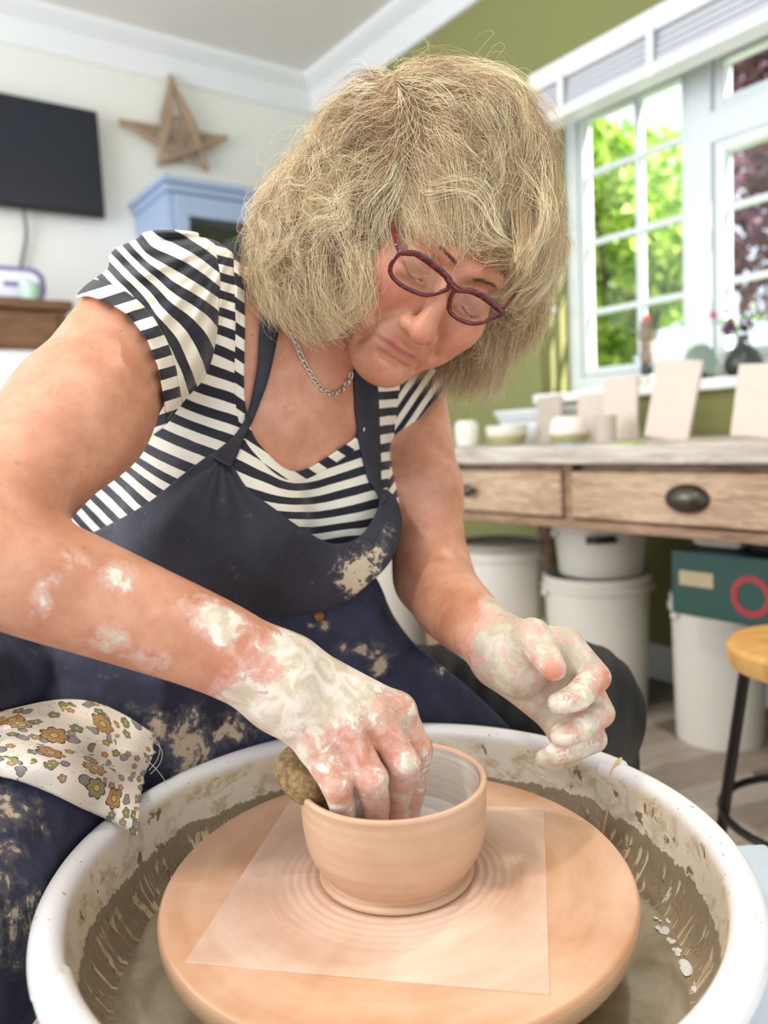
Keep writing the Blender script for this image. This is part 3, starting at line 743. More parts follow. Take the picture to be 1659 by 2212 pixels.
tag(obj('basket', bm, plain('brown_wicker', srgb(160, 110, 76), .8, .15, 40, .2)), 'shallow brown basket on top of the blue cabinet', 'basket')
m_mantel = wood('mantel_wood', srgb(84, 56, 36), srgb(140, 100, 66), 3, (1, 1, 6), .6, .2)
ms = thing('sideboard', 'brown wooden sideboard against the cream wall below television', 'sideboard', NW(3.3, .4, 0))
bm = bmesh.new(); nbox(bm, 3.10, 3.54, -.6, .82, 1.385, 1.42, .006); part(ms, 'top', bm, m_mantel)
bm = bmesh.new(); nbox(bm, 3.13, 3.54, -.58, .80, 1.24, 1.384, .004); part(ms, 'drawer_case', bm, m_mantel)
for n0 in (-.56, .12):
    bm = bmesh.new(); nbox(bm, 3.118, 3.1299, n0, n0+.64, 1.255, 1.37, .003); dd = part(ms, 'drawer', bm, m_mantel)
    bm = bmesh.new(); bmesh.ops.create_uvsphere(bm, u_segments=12, v_segments=8, radius=.016, matrix=Matrix.Translation(NW(3.105, n0+.32, 1.31))); obj('knob', bm, m_knob, dd)
bm = bmesh.new(); nbox(bm, 3.15, 3.54, -.57, .79, 0, 1.239); part(ms, 'base', bm, m_trim)['label'] = 'white painted base'
# lavender plaque on the shelf (plain, its print is too blurred to read)
pq = thing('name_plaque', 'white plaque with purple border on the sideboard top', 'plaque', NW(3.2, .55, 1.42))
m_pur = plain('purple_border', srgb(120, 108, 160), .5, .05); m_plq = plain('plaque_white', srgb(232, 230, 240), .5, .02)
def rrect(bm, w_, h_, t_, r_, c):
    v = []
    for cx_, cz_, a0 in ((w_/2-r_, h_/2-r_, 0), (-w_/2+r_, h_/2-r_, math.pi/2), (-w_/2+r_, -h_/2+r_, math.pi), (w_/2-r_, -h_/2+r_, 1.5*math.pi)):
        for q in range(6): a = a0+q*math.pi/10; v.append((cx_+r_*math.cos(a), cz_+r_*math.sin(a)))
    A = [bm.verts.new(np.array(c)+N1*x+np.array([0, 0, y])) for x, y in v]; B = [bm.verts.new(np.array(c)+N1*x+np.array([0, 0, y])+D1*t_) for x, y in v]
    bm.faces.new(A); bm.faces.new(B[::-1])
    for i in range(len(A)): bm.faces.new((A[i], A[(i+1) % len(A)], B[(i+1) % len(A)], B[i]))
bm = bmesh.new(); rrect(bm, .40, .13, .012, .05, NW(0, 0, .067)); obj('border', bm, m_pur, pq, False)
bm = bmesh.new(); rrect(bm, .36, .095, .004, .04, NW(-.004, 0, .067)); obj('face', bm, m_plq, pq, False)
bm = bmesh.new()
for i_, (x_, w_) in enumerate(((-.13, .05), (-.06, .06), (.01, .045), (.08, .06), (.14, .03))): rrect(bm, w_, .018, .001, .008, NW(-.005, x_, .072-(i_ % 2)*.006))
obj('lettering', bm, m_pur, pq, False)
pot('mug', 'pale green mug on the sideboard before the plaque', 'mug', 3.14, .68, [(.03, 0), (.036, .01), (.038, .06), (.035, .06), (.033, .012), (0, .01)], plain('mint_glaze', srgb(176, 206, 186), .3, .05), 1.42)
# ------------------------------------------------------------------ pottery wheel, bat, bowl
WX, WY = -.003, .573
HD = .520
def clay_mat(name, c1, c2, sc_=6, ring=60, rough=.45, bmp=.15):
    """thrown clay: faint concentric streaks round the wheel's axis"""
    t = NT(name, rough); p = t.sep(t.co()); r = t.math('SQRT', t.math('ADD', t.math('MULTIPLY', p[0], p[0]), t.math('MULTIPLY', p[1], p[1])))
    an = t.math('ARCTAN2', p[1], p[0])
    v = t.comb(t.math('MULTIPLY', r, ring), t.math('MULTIPLY', p[2], ring*1.4), t.math('MULTIPLY', an, .5)); n = t.noise(v, 1.0, 5, .6)
    n2 = t.noise(t.co(), sc_, 4, .6, .6)
    f = t.math('ADD', t.math('MULTIPLY', n, .55), t.math('MULTIPLY', n2, .55)); t.set(Base_Color=t.mix(t.ss(f, .35, .75), c1, c2), Normal=t.bump(n, bmp, .002)); return t.m
m_clay = clay_mat('thrown_clay', srgb(194, 154, 122), srgb(214, 178, 148), 5, 45, .42, .03)
m_clayin = clay_mat('wet_clay', srgb(196, 184, 170), srgb(222, 212, 200), 5, 60, .3, .1)
m_bat = clay_mat('bat_slip', srgb(188, 136, 96), srgb(224, 184, 154), 8, 22, .36, .03)
m_tile = clay_mat('bat_insert_slip', srgb(196, 154, 126), srgb(232, 204, 184), 7, 24, .36, .03)
m_edge = clay_mat('bat_edge', srgb(176, 142, 112), srgb(214, 184, 154), 8, 30, .5, .1)
# splash pan: cream plastic, stained, with grey slip running down the lower wall
t = NT('splash_pan_plastic', .38); p = t.sep(t.co()); an = t.math('ARCTAN2', p[1], p[0]); co = t.co()
r = t.math('SQRT', t.math('ADD', t.math('MULTIPLY', p[0], p[0]), t.math('MULTIPLY', p[1], p[1])))
nrm = t.sep(t.co('Normal')); fac_ = t.math('ADD', t.math('MULTIPLY', nrm[0], p[0]), t.math('MULTIPLY', nrm[1], p[1]))
inner = t.math('MULTIPLY', t.ss(r, .2515, .2485), t.ss(fac_, .06, .03))
big = t.noise(t.comb(t.math('MULTIPLY', an, 2.2), 0.0), 1, 3)
fine = t.noise(t.comb(t.math('MULTIPLY', an, 34), t.math('MULTIPLY', p[2], 9.0)), 1, 3, .6)
lvl = t.math('ADD', -.044, t.math('ADD', t.math('MULTIPLY', t.math('SUBTRACT', big, .5), .022), t.math('MULTIPLY', t.math('SUBTRACT', fine, .5), .012)))
film = t.ss(t.math('SUBTRACT', lvl, p[2]), -.0006, .0012)       # below the wavy edge
drip = t.noise(t.comb(t.math('MULTIPLY', an, 30), t.math('MULTIPLY', p[2], 24.0)), 1, 2, .5, .6)
gap = t.math('MULTIPLY', t.ss(drip, .56, .60), t.ss(t.math('SUBTRACT', lvl, p[2]), .006, .014))
drip2 = t.noise(t.comb(t.math('MULTIPLY', an, 40), t.math('MULTIPLY', p[2], 12.0), 7.0), 1, 2)
vein = t.math('MULTIPLY', t.ss(t.math('ABSOLUTE', t.math('SUBTRACT', drip2, .5)), .016, .006), t.ss(t.math('SUBTRACT', lvl, p[2]), .006, .012))
slipm = t.math('MULTIPLY', t.math('MULTIPLY', film, t.math('SUBTRACT', 1.0, gap)), inner)
st_ = t.noise(t.comb(t.math('MULTIPLY', an, 9), t.math('MULTIPLY', p[2], 46.0)), 1, 6, .7, .7)
spl = t.noise(co, 48, 4, .6, .4)
stain = t.math('MULTIPLY', t.ss(st_, .46, .66), t.math('MULTIPLY', inner, t.ss(p[2], -.004, -.02)))
blob = t.math('MULTIPLY', t.ss(spl, .625, .65), t.math('MULTIPLY', inner, t.ss(p[2], -.006, -.016)))
sp2 = t.math('MULTIPLY', t.ss(t.noise(co, 190, 2, .5), .70, .73), .8)
tint = t.mix(t.ss(t.noise(t.comb(t.math('MULTIPLY', an, 1.2), t.math('MULTIPLY', p[2], 12)), 1, 4), .3, .7), srgb(230, 208, 170), srgb(232, 222, 204))
c = t.mix(t.math('MULTIPLY', inner, t.ss(p[2], -.003, -.016)), srgb(236, 236, 238), tint)
c = t.mix(t.math('MULTIPLY', stain, .75), c, srgb(186, 158, 108)); c = t.mix(blob, c, srgb(140, 124, 98)); c = t.mix(sp2, c, srgb(176, 158, 128))
c = t.mix(slipm, c, srgb(156, 140, 116)); c = t.mix(t.math('MULTIPLY', vein, slipm), c, srgb(190, 168, 128))
t.set(Base_Color=c, Roughness=t.math('SUBTRACT', .42, t.math('MULTIPLY', slipm, .22)), Normal=t.bump(t.math('ADD', t.math('ADD', slipm, t.math('MULTIPLY', blob, .8)), t.math('ADD', t.math('MULTIPLY', stain, .3), t.math('MULTIPLY', vein, -.3))), .6, .0022))
m_pan = t.m
t = NT('grey_slip_liquid', .16); n = t.noise(t.co(), 12, 5, .6, 1.5); n2 = t.noise(t.co(), 4, 3)
t.set(Base_Color=t.mix(t.ss(t.math('ADD', t.math('MULTIPLY', n, .6), t.math('MULTIPLY', n2, .4)), .35, .65), srgb(128, 116, 94), srgb(172, 162, 142)), Normal=t.bump(n, .18, .003)); m_slip = t.m
m_bluem = plain('blue_metal_paint', srgb(28, 62, 120), .35, .15, 90); m_pale = plain('pale_blue_metal', srgb(198, 212, 226), .4, .06, 40)
wh = thing('pottery_wheel', 'electric pottery wheel with blue body and turned wheel head', 'pottery wheel', (WX, WY, 0))
bm = bmesh.new(); box(bm, (.085, -.10, .434), (.55, .50, .02), None, .004); obj('table_top', bm, m_pale, wh, False)['label'] = 'pale blue metal deck'
bm = bmesh.new(); box(bm, (.085, -.17, .34), (.50, .30, .165), None, .01); obj('motor_housing', bm, m_bluem, wh, False)
for x_ in (-.16, .33):
    for y_ in (-.30, .10): bm = bmesh.new(); box(bm, (x_, y_, .212), (.04, .04, .424), None, .004); obj('leg', bm, m_bluem, wh, False)
bm = bmesh.new(); lathe(bm, [(.13, HD-.046), (.15, HD-.040), (.155, HD-.022), (.155, HD-.0165), (0, HD-.0165)], 72); obj('wheel_head', bm, m_edge, wh)
bm = bmesh.new(); lathe(bm, [(.060, .4445), (.060, .455), (.095, HD-.0465), (.0, HD-.0465)], 48); obj('shaft_hub', bm, m_edge, wh)
# pan in two pieces; origin at rim height so the material reads height from there
ZR = .543
pan = thing('splash_pan', 'cream plastic splash pan round the wheel, smeared with slip', 'splash pan', (WX, WY, ZR))
def rimprof(R, zo=0.0, wide=.0115, th=.004):
    # outer wall up, over the rolled rim, down the inside
    pr = [(R-.030, -.0955), (R-.008, -.06), (R+.004, -.020)]
    for k_ in range(9):
        a = math.pi*k_/8; pr.append((R-.004+wide-wide+wide*math.cos(a)+0, -.011+zo+wide*math.sin(a)*.95))
    pr += [(R-.004-wide-.0010, -.022), (R-.0205, -.043), (R-.0270, -.064), (R-.0370, -.081), (R-.0530, -.0885), (R-.09, -.0910), (R-.09, -.0955), (R-.05, -.0960)]
    return pr
a_seam = math.atan2(.705-WY, .213-WX); a_notch = math.atan2(.435-WY, -.222-WX)+2*math.pi
bm = bmesh.new(); lathe(bm, rimprof(.2535), 90, close=True, a0=a_seam, a1=a_notch); obj('rear_half', bm, m_pan, pan)
bm = bmesh.new(); lathe(bm, rimprof(.2515, -.003, .0125), 90, close=True, a0=a_notch-.05, a1=a_seam+2*math.pi+.06); obj('front_half', bm, m_pan, pan)
# lapped joint strip with a bead of slip
bm = bmesh.new(); q = rimprof(.2545, .0006); q = [(r_-.0022 if i > 8 else r_+.0005, z_+(.0012 if 3 <= i <= 11 else 0)) for i, (r_, z_) in enumerate(q[2:14])]
pp = [(r_*math.cos(a_seam-.004), r_*math.sin(a_seam-.004), z_) for r_, z_ in q[5:]]+[((.2535-.033)*math.cos(a_seam), (.2535-.033)*math.sin(a_seam), -.078)]
tube(bm, pp, .0014, 6); obj('slip_bead', bm, plain('dried_slip_bead', srgb(226, 190, 140), .5), pan)['label'] = 'cream bead of slip running down the joint'
a2 = math.atan2(.0, .0); q0 = P(1197, 1668, .735); 
# floor of the pan and the liquid
bm = bmesh.new(); lathe(bm, [(.0605, -.091), (.170, -.091), (.170, -.0955), (.0605, -.0955)], 72, close=True); obj('pan_floor', bm, m_pan, pan)
bm = bmesh.new()
nr, na = 26, 150; rings = []
for i in range(nr):
    rr0 = .062+(.2165-.062)*i/(nr-1); row = []
    for k_ in range(na):
        a = 2*math.pi*k_/na; zz = -.0826+.0012*math.sin(a*5+rr0*60)*math.sin(rr0*90+a*2)+.0010*math.sin(a*11-rr0*110); row.append(bm.verts.new((rr0*math.cos(a), rr0*math.sin(a), zz)))
    rings.append(row)
for A, B in zip(rings[:-1], rings[1:]):
    for k_ in range(na): bm.faces.new((A[k_], A[(k_+1) % na], B[(k_+1) % na], B[k_]))
o = obj('liquid_slip', bm, m_slip, pan); o['kind'] = 'stuff'; o['label'] = 'grey liquid slip pooled in the pan'
m_foam = plain('white_foam', srgb(240, 240, 238), .4, .05, 200, .6)
for (px_, py_, s_) in ((1422, 1986, 5), (1447, 1990, 7), (1436, 2010, 9), (1452, 2033, 8), (1466, 2060, 7), (1487, 2092, 13), (1522, 2087, 4), (1513, 2132, 13)):
    d = P(px_, py_, 1)-CAMC; q = CAMC+d*((ZR-.0815-CAMC[2])/d[2]); bm = bmesh.new(); r = random.Random(px_)
    for k_ in range(5):
        bmesh.ops.create_icosphere(bm, subdivisions=2, radius=s_*.00042*r.uniform(.45, .8), matrix=Matrix.Translation((q[0]-WX+r.gauss(0, s_*.00022), q[1]-WY+r.gauss(0, s_*.00032), -.0812)) @ Matrix.Diagonal((1, 1.2, .35, 1)))
    obj('foam_patch', bm, m_foam, pan)
# round bat with its square insert
bat = thing('throwing_bat', 'round clay-smeared throwing bat on the wheel head', 'bat', (WX, WY, HD))
bm = bmesh.new(); lathe(bm, [(0, -.0160), (.172, -.0160), (.1765, -.0145), (.1785, -.011), (.1785, -.003), (.1770, -.0008), (.1750, 0), (0, 0)], 128); o = obj('disc', bm, m_bat, bat)
bm = bmesh.new(); lathe(bm, [(.1787, -.0140), (.1793, -.011), (.1793, -.005), (.1787, -.0032)], 128); obj('slip_edge', bm, m_edge, bat)
cs = [np.array([.132, .672]), np.array([.076, .437]), np.array([-.128, .474]), np.array([-.112, .701])]
# measured on a plane 0.335 below the lens
ctr = np.array([.0, .0]); rot_ = math.radians(-11.0)
bm = bmesh.new(); box(bm, (-.004, -.004, .0003), (.233, .233, .0014), rotz(rot_), .0006); obj('square_insert', bm, m_tile, bat, False)['label'] = 'paler square insert'
bm = bmesh.new(); pr = []
for i in range(30):
    r_ = .0620+.040*i/29; pr.append((r_, .0012+.0005*math.sin(i*1.3)*math.exp(-i/14)+.0006*math.exp(-i/8)))
pr = [(.058, .0008)]+pr+[(.104, .0007)]
lathe(bm, pr, 96); bmesh.ops.delete(bm, geom=[f for f in bm.faces if len(f.verts) > 4], context='FACES'); o = obj('slip_ring', bm, m_tile, bat); o['kind'] = 'stuff'
# the bowl
bowl = thing('clay_bowl', 'freshly thrown wet clay bowl in the middle of the bat', 'bowl', (WX, WY, HD+.0012))
outp = [(.0555, 0), (.0592, .0008), (.0596, .0030), (.0578, .0050), (.0552, .0064), (.0562, .0090), (.0602, .0140), (.0642, .0200), (.0672, .0275), (.0692, .0365), (.0703, .0480), (.0708, .0590), (.0710, .0680)]
rimp = [(.0713, .0712), (.0716, .0732), (.0708, .0750), (.0692, .0757), (.0674, .0750), (.0664, .0732)]
inp = [(.0656, .0680), (.0648, .0560), (.0632, .0440), (.0604, .0330), (.0560, .0240), (.0480, .0170), (.0350, .0120), (.0180, .0100), (.0, .0096)]
prof = [(r_+.00010*math.sin(z_*700), z_) for r_, z_ in crom(outp, 5)]
bm = bmesh.new(); lathe(bm, [(0, 0)]+[tuple(q) for q in prof]+[tuple(q) for q in crom([prof[-1]]+rimp, 3)], 128); bmesh.ops.delete(bm, geom=[f for f in bm.faces if len(f.verts) > 4], context='FACES'); obj('outer_wall', bm, m_clay, bowl)
bm = bmesh.new(); ip = [(r_+.0003*math.sin(z_*1100), z_) for r_, z_ in crom([rimp[-1]]+inp, 5)]; ip[-1] = (0, .0096)
lathe(bm, ip, 128); bmesh.ops.delete(bm, geom=[f for f in bm.faces if len(f.verts) > 4], context='FACES'); obj('inner_wall', bm, m_clayin, bowl)['label'] = 'grey wet inside of the bowl'
t = NT('milky_water', .08); t.set(Base_Color=srgb(206, 208, 206)); m_wat = t.m; m_wat.node_tree.nodes['Principled BSDF'].inputs['Specular IOR Level'].default_value = .6
bm = bmesh.new(); lathe(bm, [(0, .0330), (.0602, .0330), (.0600, .0322), (0, .0322)], 96); obj('water', bm, m_wat, bowl)['label'] = 'milky water pooled in the bowl'
# ------------------------------------------------------------------ the potter: one continuous body
# head frame (R = her left, U = crown, F = face direction), in the measuring frame
hR = unit((.82, .43, .37)); hU = np.array((.6, -.6, -.53)); hU = unit(hU-hR*(hU@hR)); hF = np.cross(hR, hU)
NAS = c3(978, 612, .66)
HO = NAS - .092*hF
HB = np.stack([hR, hU, hF])            # rows
def hd(x, y, z): return HO+np.array([x, y, z]) @ HB
tS = unit((.30, -.90, -.32)); tL = np.array((.724, .13, .677)); tL = unit(tL-tS*(tL@tS)); tF = np.cross(tL, tS)
TO = np.array((-.09, -.165, .81)); TB = np.stack([tL, tS, tF])
def td(l, s, f): return TO+np.array([l, s, f]) @ TB

body = Field()
# torso
body.ell(td(0, -.15, -.01), (.150, .20, .105), TB, k=.02)
body.cone(td(-.145, -.015, -.005), td(.150, -.015, -.01), .050, .048, k=.03)
body.cone(td(0, .03, -.03), td(-.12, .01, -.01), .055, .042, k=.03)
body.cone(td(0, .03, -.03), td(.12, .01, -.01), .052, .040, k=.03)
body.ell(td(0, -.36, -.01), (.165, .16, .120), TB, k=.04)
body.ell(td(0, -.48, -.03), (.185, .12, .135), TB, k=.04)
body.ell(td(-.082, -.165, .075), (.086, .085, .076), TB, k=.03)
body.ell(td(.058, -.165, .060), (.072, .082, .070), TB, k=.03)
body.cone(c3(335, 960, .86), c3(250, 1190, .93), .068, .075, k=.04)
# neck
body.cone(td(-.005, .0, -.02), hd(0, -.045, -.035), .062, .055, k=.03)
# head
body.ell(hd(-.010, .026, -.016), (.071, .080, .090), HB, k=.02)
body.ell(hd(0, -.035, .030), (.061, .080, .056), HB, k=.02)
for s in (-1, 1):
    body.cone(hd(s*.047, -.068, .012), hd(s*.008, -.102, .066), .021, .019, k=.018)
    body.ell(hd(s*.036, -.040, .058), (.027, .027, .026), HB, k=.02)
    body.ell(hd(s*.030, -.072, .050), (.024, .022, .024), HB, k=.02)
    body.cone(hd(s*.012, .016, .083), hd(s*.040, .016, .068), .009, .008, k=.012)
body.ell(hd(0, -.104, .074), (.019, .016, .015), HB, k=.015)
body.ell(hd(0, -.112, .050), (.032, .018, .034), HB, k=.02)
body.ell(hd(0, -.074, .076), (.029, .024, .019), HB, k=.014)
for s in (-1, 1):
    body.ell(hd(s*.032, -.005, .093), (.017, .011, .013), HB, k=.012, op='s')
    body.ell(hd(s*.032, -.007, .0735), (.0145, .0125, .0130), HB, k=.004)
    body.cone(hd(s*.018, -.0005, .0835), hd(s*.032, .0055, .0865), .0016, k=.003, op='s')
    body.cone(hd(s*.032, .0055, .0865), hd(s*.047, .0005, .0775), .0016, k=.003, op='s')
    body.cone(hd(s*.020, -.0175, .0855), hd(s*.040, -.0195, .0800), .0030, k=.006)
    body.cone(hd(s*.020, -.0225, .0870), hd(s*.038, -.0255, .0830), .0012, k=.005, op='s')
# nose
body.cone(hd(0, .006, .083), hd(0, -.040, .105), .0078, .0098, k=.010)
body.ell(hd(0, -.0455, .108), (.0115, .0105, .0115), HB, k=.008)
for s in (-1, 1):
    body.ell(hd(s*.0130, -.0490, .0965), (.0072, .0078, .0095), HB, k=.005)
    body.ell(hd(s*.0062, -.0575, .1035), (.0036, .0042, .0050), HB, k=.003, op='s')
    body.cone(hd(s*.0195, -.0440, .0885), hd(s*.0330, -.0700, .0790), .0018, k=.010, op='s')
    body.cone(hd(s*.0270, -.0790, .0800), hd(s*.0300, -.0980, .0700), .0014, k=.010, op='s')
# mouth
up = [hd(-.024, -.0785, .0830), hd(-.012, -.0720, .0935), hd(0, -.0715, .0965), hd(.012, -.0720, .0935), hd(.024, -.0785, .0830)]
body.chain(up, [.0020, .0038, .0036, .0038, .0020], k=.005)
dn = [hd(-.021, -.0820, .0830), hd(-.010, -.0825, .0920), hd(.010, -.0825, .0920), hd(.021, -.0820, .0830)]
body.chain(dn, [.0020, .0042, .0042, .0020], k=.005)
mo = [hd(-.0285, -.0835, .0830), hd(-.020, -.0800, .0905), hd(-.010, -.0768, .0990), hd(0, -.0768, .1010), hd(.010, -.0768, .0990), hd(.020, -.0800, .0905), hd(.0285, -.0835, .0830)]
body.chain(mo, [.0014]*7, k=.0030, op='s')
body.cone(hd(-.010, -.0905, .0900), hd(.010, -.0905, .0900), .0022, k=.008, op='s')
for s in (-1, 1):       # ears
    body.ell(hd(s*.072, -.018, -.010), (.008, .028, .016), HB, k=.008)
    body.ell(hd(s*.079, -.018, -.006), (.005, .020, .011), HB, k=.004, op='s')
# right arm (left of the picture), reaching into the bowl
RS = c3(322, 668, .700)
body.cone(c3(340, 655, .705), c3(172, 896, .60), .051, .0495, k=.025)
body.cone(c3(172, 896, .60), c3(-70, 1150, .515), .0495, .0410, k=.02)
fa = [c3(-80, 1185, .505), c3(100, 1252, .522), c3(290, 1325, .543), c3(470, 1398, .556), c3(600, 1468, .568)]
body.chain(fa, [.0425, .0410, .0370, .0330, .0305], k=.02, m=5)
body.cone(c3(600, 1445, .572), c3(610, 1500, .566), .026, .026, k=.015)
def finger(pts, rs, k=.006): body.chain(pts, rs, k)
rh = dict(
  idx=[(640, 1440, .582), (858, 1540, .600), (900, 1620, .603), (893, 1695, .607), (880, 1765, .612)],
  mid=[(635, 1460, .578), (808, 1553, .583), (872, 1650, .572), (858, 1722, .588), (846, 1775, .602)],
  rin=[(622, 1485, .570), (745, 1583, .567), (802, 1683, .553), (812, 1742, .562), (810, 1795, .578)],
  pin=[(610, 1505, .563), (682, 1612, .560), (727, 1695, .548), (742, 1748, .556), (746, 1792, .568)])
rr = dict(idx=[.018, .0150, .0120, .0108, .0090], mid=[.019, .0148, .0120, .0106, .0088], rin=[.019, .0146, .0117, .0104, .0086], pin=[.018, .0136, .0106, .0094, .0080])
for n in ('idx', 'mid', 'rin', 'pin'):
    pts = [c3(*p) for p in rh[n]]; r = rr[n]
    body.cone(pts[0], pts[1], r[0], r[1], k=.014)
    body.ell(pts[1]+np.array([0, -.0035, -.003]), r[1]*.86, k=.006)
    body.chain(pts[1:], r[1:], k=.0028)
    body.ell(pts[2]+np.array([.0005, 0, -.0015]), r[2]*1.0, k=.003)
body.cone(c3(700, 1560, .598), c3(800, 1660, .628), .017, .0130, k=.008)
body.cone(c3(800, 1660, .628), c3(838, 1745, .622), .0130, .0098, k=.004)
for (a, b) in ((858, 808), (808, 745), (745, 682)):   # hollows between the knuckles
    pass
# left arm (right of the picture)
LS = c3(872, 835, .925)
body.cone(c3(880, 845, .935), c3(915, 1060, .885), .045, .042, k=.02)
body.cone(c3(915, 1060, .885), c3(935, 1245, .860), .042, .039, k=.015)
body.chain([c3(935, 1245, .860), c3(975, 1305, .800), c3(1035, 1360, .730), c3(1075, 1392, .700)], [.0405, .0385, .0315, .0280], k=.02, m=5)
lh = dict(
  idx=[(1085, 1385, .698), (1222, 1396, .680), (1288, 1463, .668), (1246, 1506, .644), (1207, 1520, .633)],
  mid=[(1085, 1402, .702), (1240, 1446, .694), (1297, 1540, .674), (1252, 1572, .650), (1212, 1588, .640)],
  rin=[(1080, 1422, .704), (1228, 1500, .698), (1282, 1596, .676), (1232, 1618, .654), (1197, 1628, .646)],
  pin=[(1075, 1440, .702), (1196, 1548, .696), (1232, 1628, .676), (1200, 1640, .660), (1176, 1640, .652)])
lr = dict(idx=[.020, .0158, .0128, .0116, .0092], mid=[.020, .0160, .0126, .0116, .0092], rin=[.020, .0155, .0120, .0110, .0090], pin=[.018, .0140, .0108, .0098, .0082])
for n in ('idx', 'mid', 'rin', 'pin'):
    pts = [c3(*p) for p in lh[n]]; r = lr[n]
    body.cone(pts[0], pts[1], r[0], r[1], k=.014)
    body.chain(pts[1:], r[1:], k=.004)
body.ell(c3(1122, 1432, .676), (.0265, .030, .022), k=.012)
th = [c3(1105, 1405, .680), c3(1150, 1376, .655), c3(1175, 1412, .640), c3(1196, 1443, .630)]
body.cone(th[0], th[1], .0200, .0155, k=.012)
body.chain(th[1:], [.0152, .0134, .0105], k=.004)
# palm creases
body.chain([c3(1135, 1500, .655), c3(1180, 1478, .660), c3(1215, 1440, .660)], [.0015]*3, k=.006, op='s')

import time as _t; _t0 = _t.time()
blo = np.array([-.42, -.42, .44]); bhi = np.array([.26, .36, 1.10])
V, Fq = mesh_field(fieldfn(body), blo, bhi, .00175)
print('BODY', len(V), len(Fq), _t.time()-_t0)
# ------------------------------------------------------------------ clothing fields
def cw(x, y, z): return (np.array([x, y, z], float)-CAMC) @ ROT      # world -> measuring frame
def shell(fn, poly, thick, zlim=None):
    """a sheet of real thickness following a form, cut along a hem line"""
    def g(p, lo, hi):
        d = fn(p, lo, hi)
        if d is None: return None
        d = np.maximum(d, -(d+(thick(p) if callable(thick) else thick)))
        if poly is not None:
            m = d < .02 if d.size > 1 else np.ones(d.shape, bool)
            if m.any():
                q = p[m]; px = CX+FPX*q[:, 0]/q[:, 2]; py = CY+FPX*q[:, 1]/q[:, 2]
                c = None
                for keep, pl in poly:
                    e = poly_sd(px, py, pl)*q[:, 2]/FPX
                    if not keep: e = -e
                    c = e if c is None else np.maximum(c, e)
                if zlim is not None: c = np.maximum(c, q[:, 2]-zlim)
                if d.size > 1: d[m] = np.maximum(d[m], c)
        return d
    return g
def wig(p, sc_, amp, seed): return (vnoise(p, sc_, seed)*amp).astype(np.float32)
torso = Field()
torso.ell(td(0, -.15, -.01), (.150, .20, .105), TB, k=.02)
torso.cone(td(-.130, -.015, -.005), td(.150, -.015, -.01), .050, .048, k=.03)
torso.cone(td(0, .03, -.03), td(-.12, .01, -.01), .050, .040, k=.03)
torso.cone(td(0, .03, -.03), td(.12, .01, -.01), .050, .040, k=.03)
torso.ell(td(0, -.36, -.01), (.168, .17, .124), TB, k=.04)
torso.cone(c3(335, 960, .86), c3(250, 1190, .93), .068, .078, k=.04)
torso.ell(td(-.082, -.165, .075), (.086, .085, .076), TB, k=.03)
torso.ell(td(.058, -.165, .060), (.072, .082, .070), TB, k=.03)
slv = Field()
slv.cone(c3(420, 632, .735), c3(318, 712, .682), .050, .0535, k=.02)
slv.ell(c3(350, 622, .710), (.046, .041, .052), k=.02)
slv.cone(c3(318, 712, .680), c3(245, 805, .630), .0535, .0515, k=.015)
slv2 = Field()
slv2.cone(c3(848, 845, .93), c3(900, 930, .925), .058, .054, k=.02)
cuffpoly = [(165, 645), (190, 640), (232, 652), (278, 682), (318, 735), (340, 790), (352, 850), (358, 905), (352, 945), (420, 960), (640, 800), (640, 380), (60, 380), (60, 600)]
cuff2 = [(960, 838), (935, 868), (905, 905), (868, 930), (835, 950), (780, 950), (780, 650), (1100, 650), (1100, 800)]
neck = crom([(528, 380), (526, 560), (530, 700), (528, 850), (546, 935), (575, 975), (610, 1008), (640, 1018), (675, 1006), (735, 968), (785, 925), (800, 850), (806, 780), (850, 740), (930, 700), (930, 380)], 4)
def pleat(p):
    """folds of the gathered sleeve, fanning from the shoulder seam"""
    px = CX+FPX*p[..., 0]/p[..., 2]; py = CY+FPX*p[..., 1]/p[..., 2]
    an = np.arctan2(py-500, 520-px); r = np.hypot(px-520, py-500)
    f = np.sin(an*17+1.5*np.sin(r*.012))*.5+.5*np.sin(an*29+r*.01)
    return (f*.0044*np.clip((r-30)/120, 0, 1)*np.clip((430-r)/200, .3, 1)).astype(np.float32)
_tf = fieldfn(torso, .006)
def shirt_fn(p, lo, hi):
    a = _tf(p, lo, hi)
    b = None; o = slv.near(lo, hi, .03)
    px = CX+FPX*p[..., 0]/p[..., 2]; py = CY+FPX*p[..., 1]/p[..., 2]
    if o:
        b = slv.ev(p, o)-.003-pleat(p)
        # a turned cuff band with slight gather above it
        e = poly_sd(px, py, cuffpoly)*p[..., 2]/FPX
        b = b-.0015*np.cos(np.clip(e/.012, -1.6, 0)*2)
        b = np.maximum(b, e)
    o = slv2.near(lo, hi, .03)
    if o:
        c = slv2.ev(p, o)-.004-pleat(p)*.5
        c = np.maximum(c, poly_sd(px, py, cuff2)*p[..., 2]/FPX)
        b = c if b is None else np.minimum(b, c)
    if a is None and b is None: return None
    if a is not None: a = a-wig(p, 38, .0022, 3)
    if a is None: return b.astype(np.float32)
    if b is None: return a
    h = np.clip(.5+.5*(a-b)/.012, 0, 1); return (a+(b-a)*h-.012*h*(1-h)).astype(np.float32)
def sthick(p):
    x = CX+FPX*p[..., 0]/p[..., 2]; y = CY+FPX*p[..., 1]/p[..., 2]
    return np.where((x < 520) & (y < 990), .006, 1.0)
SV, SF = mesh_field(shell(shirt_fn, [(False, neck), (False, [(300, 1322), (830, 1322), (830, 1800), (300, 1800)])], sthick), np.array([-.45, -.42, .5]), np.array([.14, .30, 1.12]), .0019)
print('SHIRT', len(SV), _t.time()-_t0)

